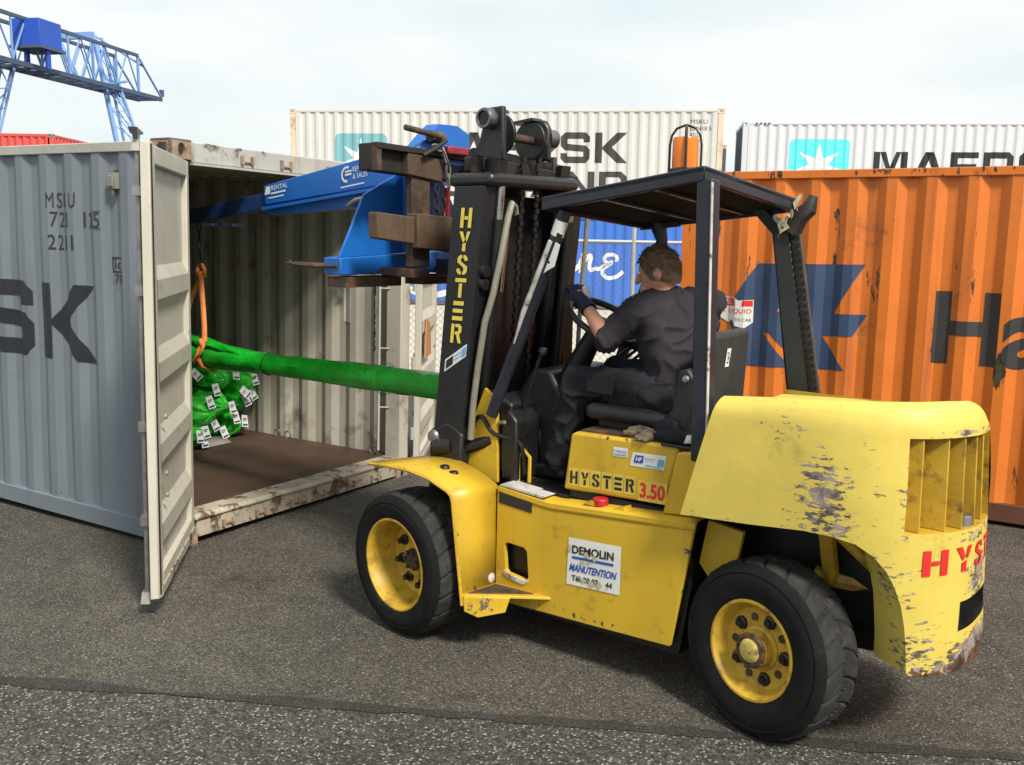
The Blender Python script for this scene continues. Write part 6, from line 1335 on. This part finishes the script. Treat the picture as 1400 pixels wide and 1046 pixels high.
for a_, nm in ((LA_, 'boot'), (RA_, 'boot')):
    blob('boot', [[(a_+V((.01, 0, .03)), .058), (a_+V((0, 0, -.05)), .058), (a_+V((-.02, 0, -.085)), .046), (a_+V((-.13, 0, -.095)), .042), (a_+V((-.18, 0, -.10)), .036)], [(a_+V((.03, 0, -.09)), .04), (a_+V((-.15, 0, -.105)), .034)]], 'grease', .009, smooth=2)
def hand(c, wrist, rimdir, mdl, mdl2, parent):
    """gloved fist closed on the wheel rim: palm, four curled fingers, thumb"""
    c, wrist = V(c), V(wrist); fw = (c-wrist).normalized(); sd = V(rimdir).normalized(); sd = (sd-fw*sd.dot(fw)).normalized(); up = fw.cross(sd)
    if up.z < 0: up = -up
    ch = [[(wrist-fw*.02, .038), (wrist+fw*.01, .034), (c-fw*.02, .034)], [(c-fw*.01-sd*.025, .024), (c-fw*.01+sd*.025, .024)]]
    for i, (o, l) in enumerate(((-.036, .9), (-.012, 1.0), (.012, .96), (.036, .78))):
        k = c+fw*.022*l+sd*o+up*.016; a = k+fw*.034*l+up*.002; d_ = a+fw*.012*l-up*.030*l; e = d_-fw*.026*l-up*.010
        ch.append([(c-fw*.005+sd*o+up*.010, .013), (k, .0125), (a, .012), (d_, .011), (e, .0095)])
    ch.append([(c-fw*.025-sd*.038, .014), (c+fw*.012-sd*.052-up*.012, .013), (c+fw*.040-sd*.040-up*.022, .011)])
    g = blob('glove', ch, mdl, .0055, smooth=1, parent=parent)
    blob('glove_cuff', [[(wrist-fw*.038, .042), (wrist+fw*.006, .038)]], mdl2, .006, smooth=1, parent=g, cut=[(wrist-fw*.045, -fw)])
    return g
swr = (sx_*cos(0)+sy_*sin(0))
hand(LH, LW, (.15, .95, .25), 'glove', 'glove', D)
blob('glove_back', [[(LH+V((.045, -.01, .035)), .018), (LH+V((.055, .0, -.01)), .016), (LH+V((.05, .01, -.03)), .010)]], 'glovew', .006, smooth=1)
hand(RH, RW, (.1, .95, .1), 'glove', 'glove', D)

# ---- things lying on the hood
g1 = thing('work_glove', 'crumpled tan leather glove lying on the yellow hood beside the seat', 'glove', TO, TH)
blob('glove_body', [[((1.10, .46, 1.150), .022), ((1.14, .47, 1.158), .026), ((1.18, .50, 1.152), .02)], [((1.14, .45, 1.155), .014), ((1.20, .435, 1.165), .013), ((1.245, .44, 1.168), .010)], [((1.12, .44, 1.15), .014), ((1.085, .43, 1.148), .012)]], 'tan', .006, smooth=1, parent=g1, crease=.004, cs=40)
g2 = thing('work_glove', 'pale grey cotton glove hanging over the edge of the yellow hood', 'glove', TO, TH)
blob('glove_body', [[((1.19, .42, 1.150), .020), ((1.23, .41, 1.153), .020)], [((1.19, .415, 1.15), .012), ((1.165, .40, 1.143), .011)], [((1.21, .405, 1.15), .012), ((1.185, .392, 1.136), .011)], [((1.23, .40, 1.15), .012), ((1.215, .388, 1.135), .010)]], 'glovew2', .0055, smooth=1, parent=g2, crease=.003, cs=40) if 'glovew2' in MT else blob('glove_body', [[((1.19, .42, 1.150), .020), ((1.23, .41, 1.153), .020)], [((1.19, .415, 1.15), .012), ((1.165, .40, 1.143), .011)], [((1.21, .405, 1.15), .012), ((1.185, .392, 1.136), .011)], [((1.23, .40, 1.15), .012), ((1.215, .388, 1.135), .010)]], 'tan', .0055, smooth=1, parent=g2, crease=.003, cs=40)
g3 = thing('jacket', 'black folded jacket lying on the hood against the seat bracket', 'jacket', TO, TH)
blob('folded_cloth', [[((1.27, .44, 1.155), .03), ((1.36, .43, 1.165), .036), ((1.44, .44, 1.16), .026)], [((1.25, .47, 1.19), .035), ((1.31, .46, 1.20), .03)]], 'trouser', .008, smooth=2, parent=g3, crease=.008, cs=25)
b = B(); b.add([(1.41, .396, 1.15), (1.445, .398, 1.155), (1.44, .41, 1.19), (1.415, .41, 1.185)], [(0, 1, 2, 3)]); b.build('jacket_label', 'letwhite', g3, thick=.003)
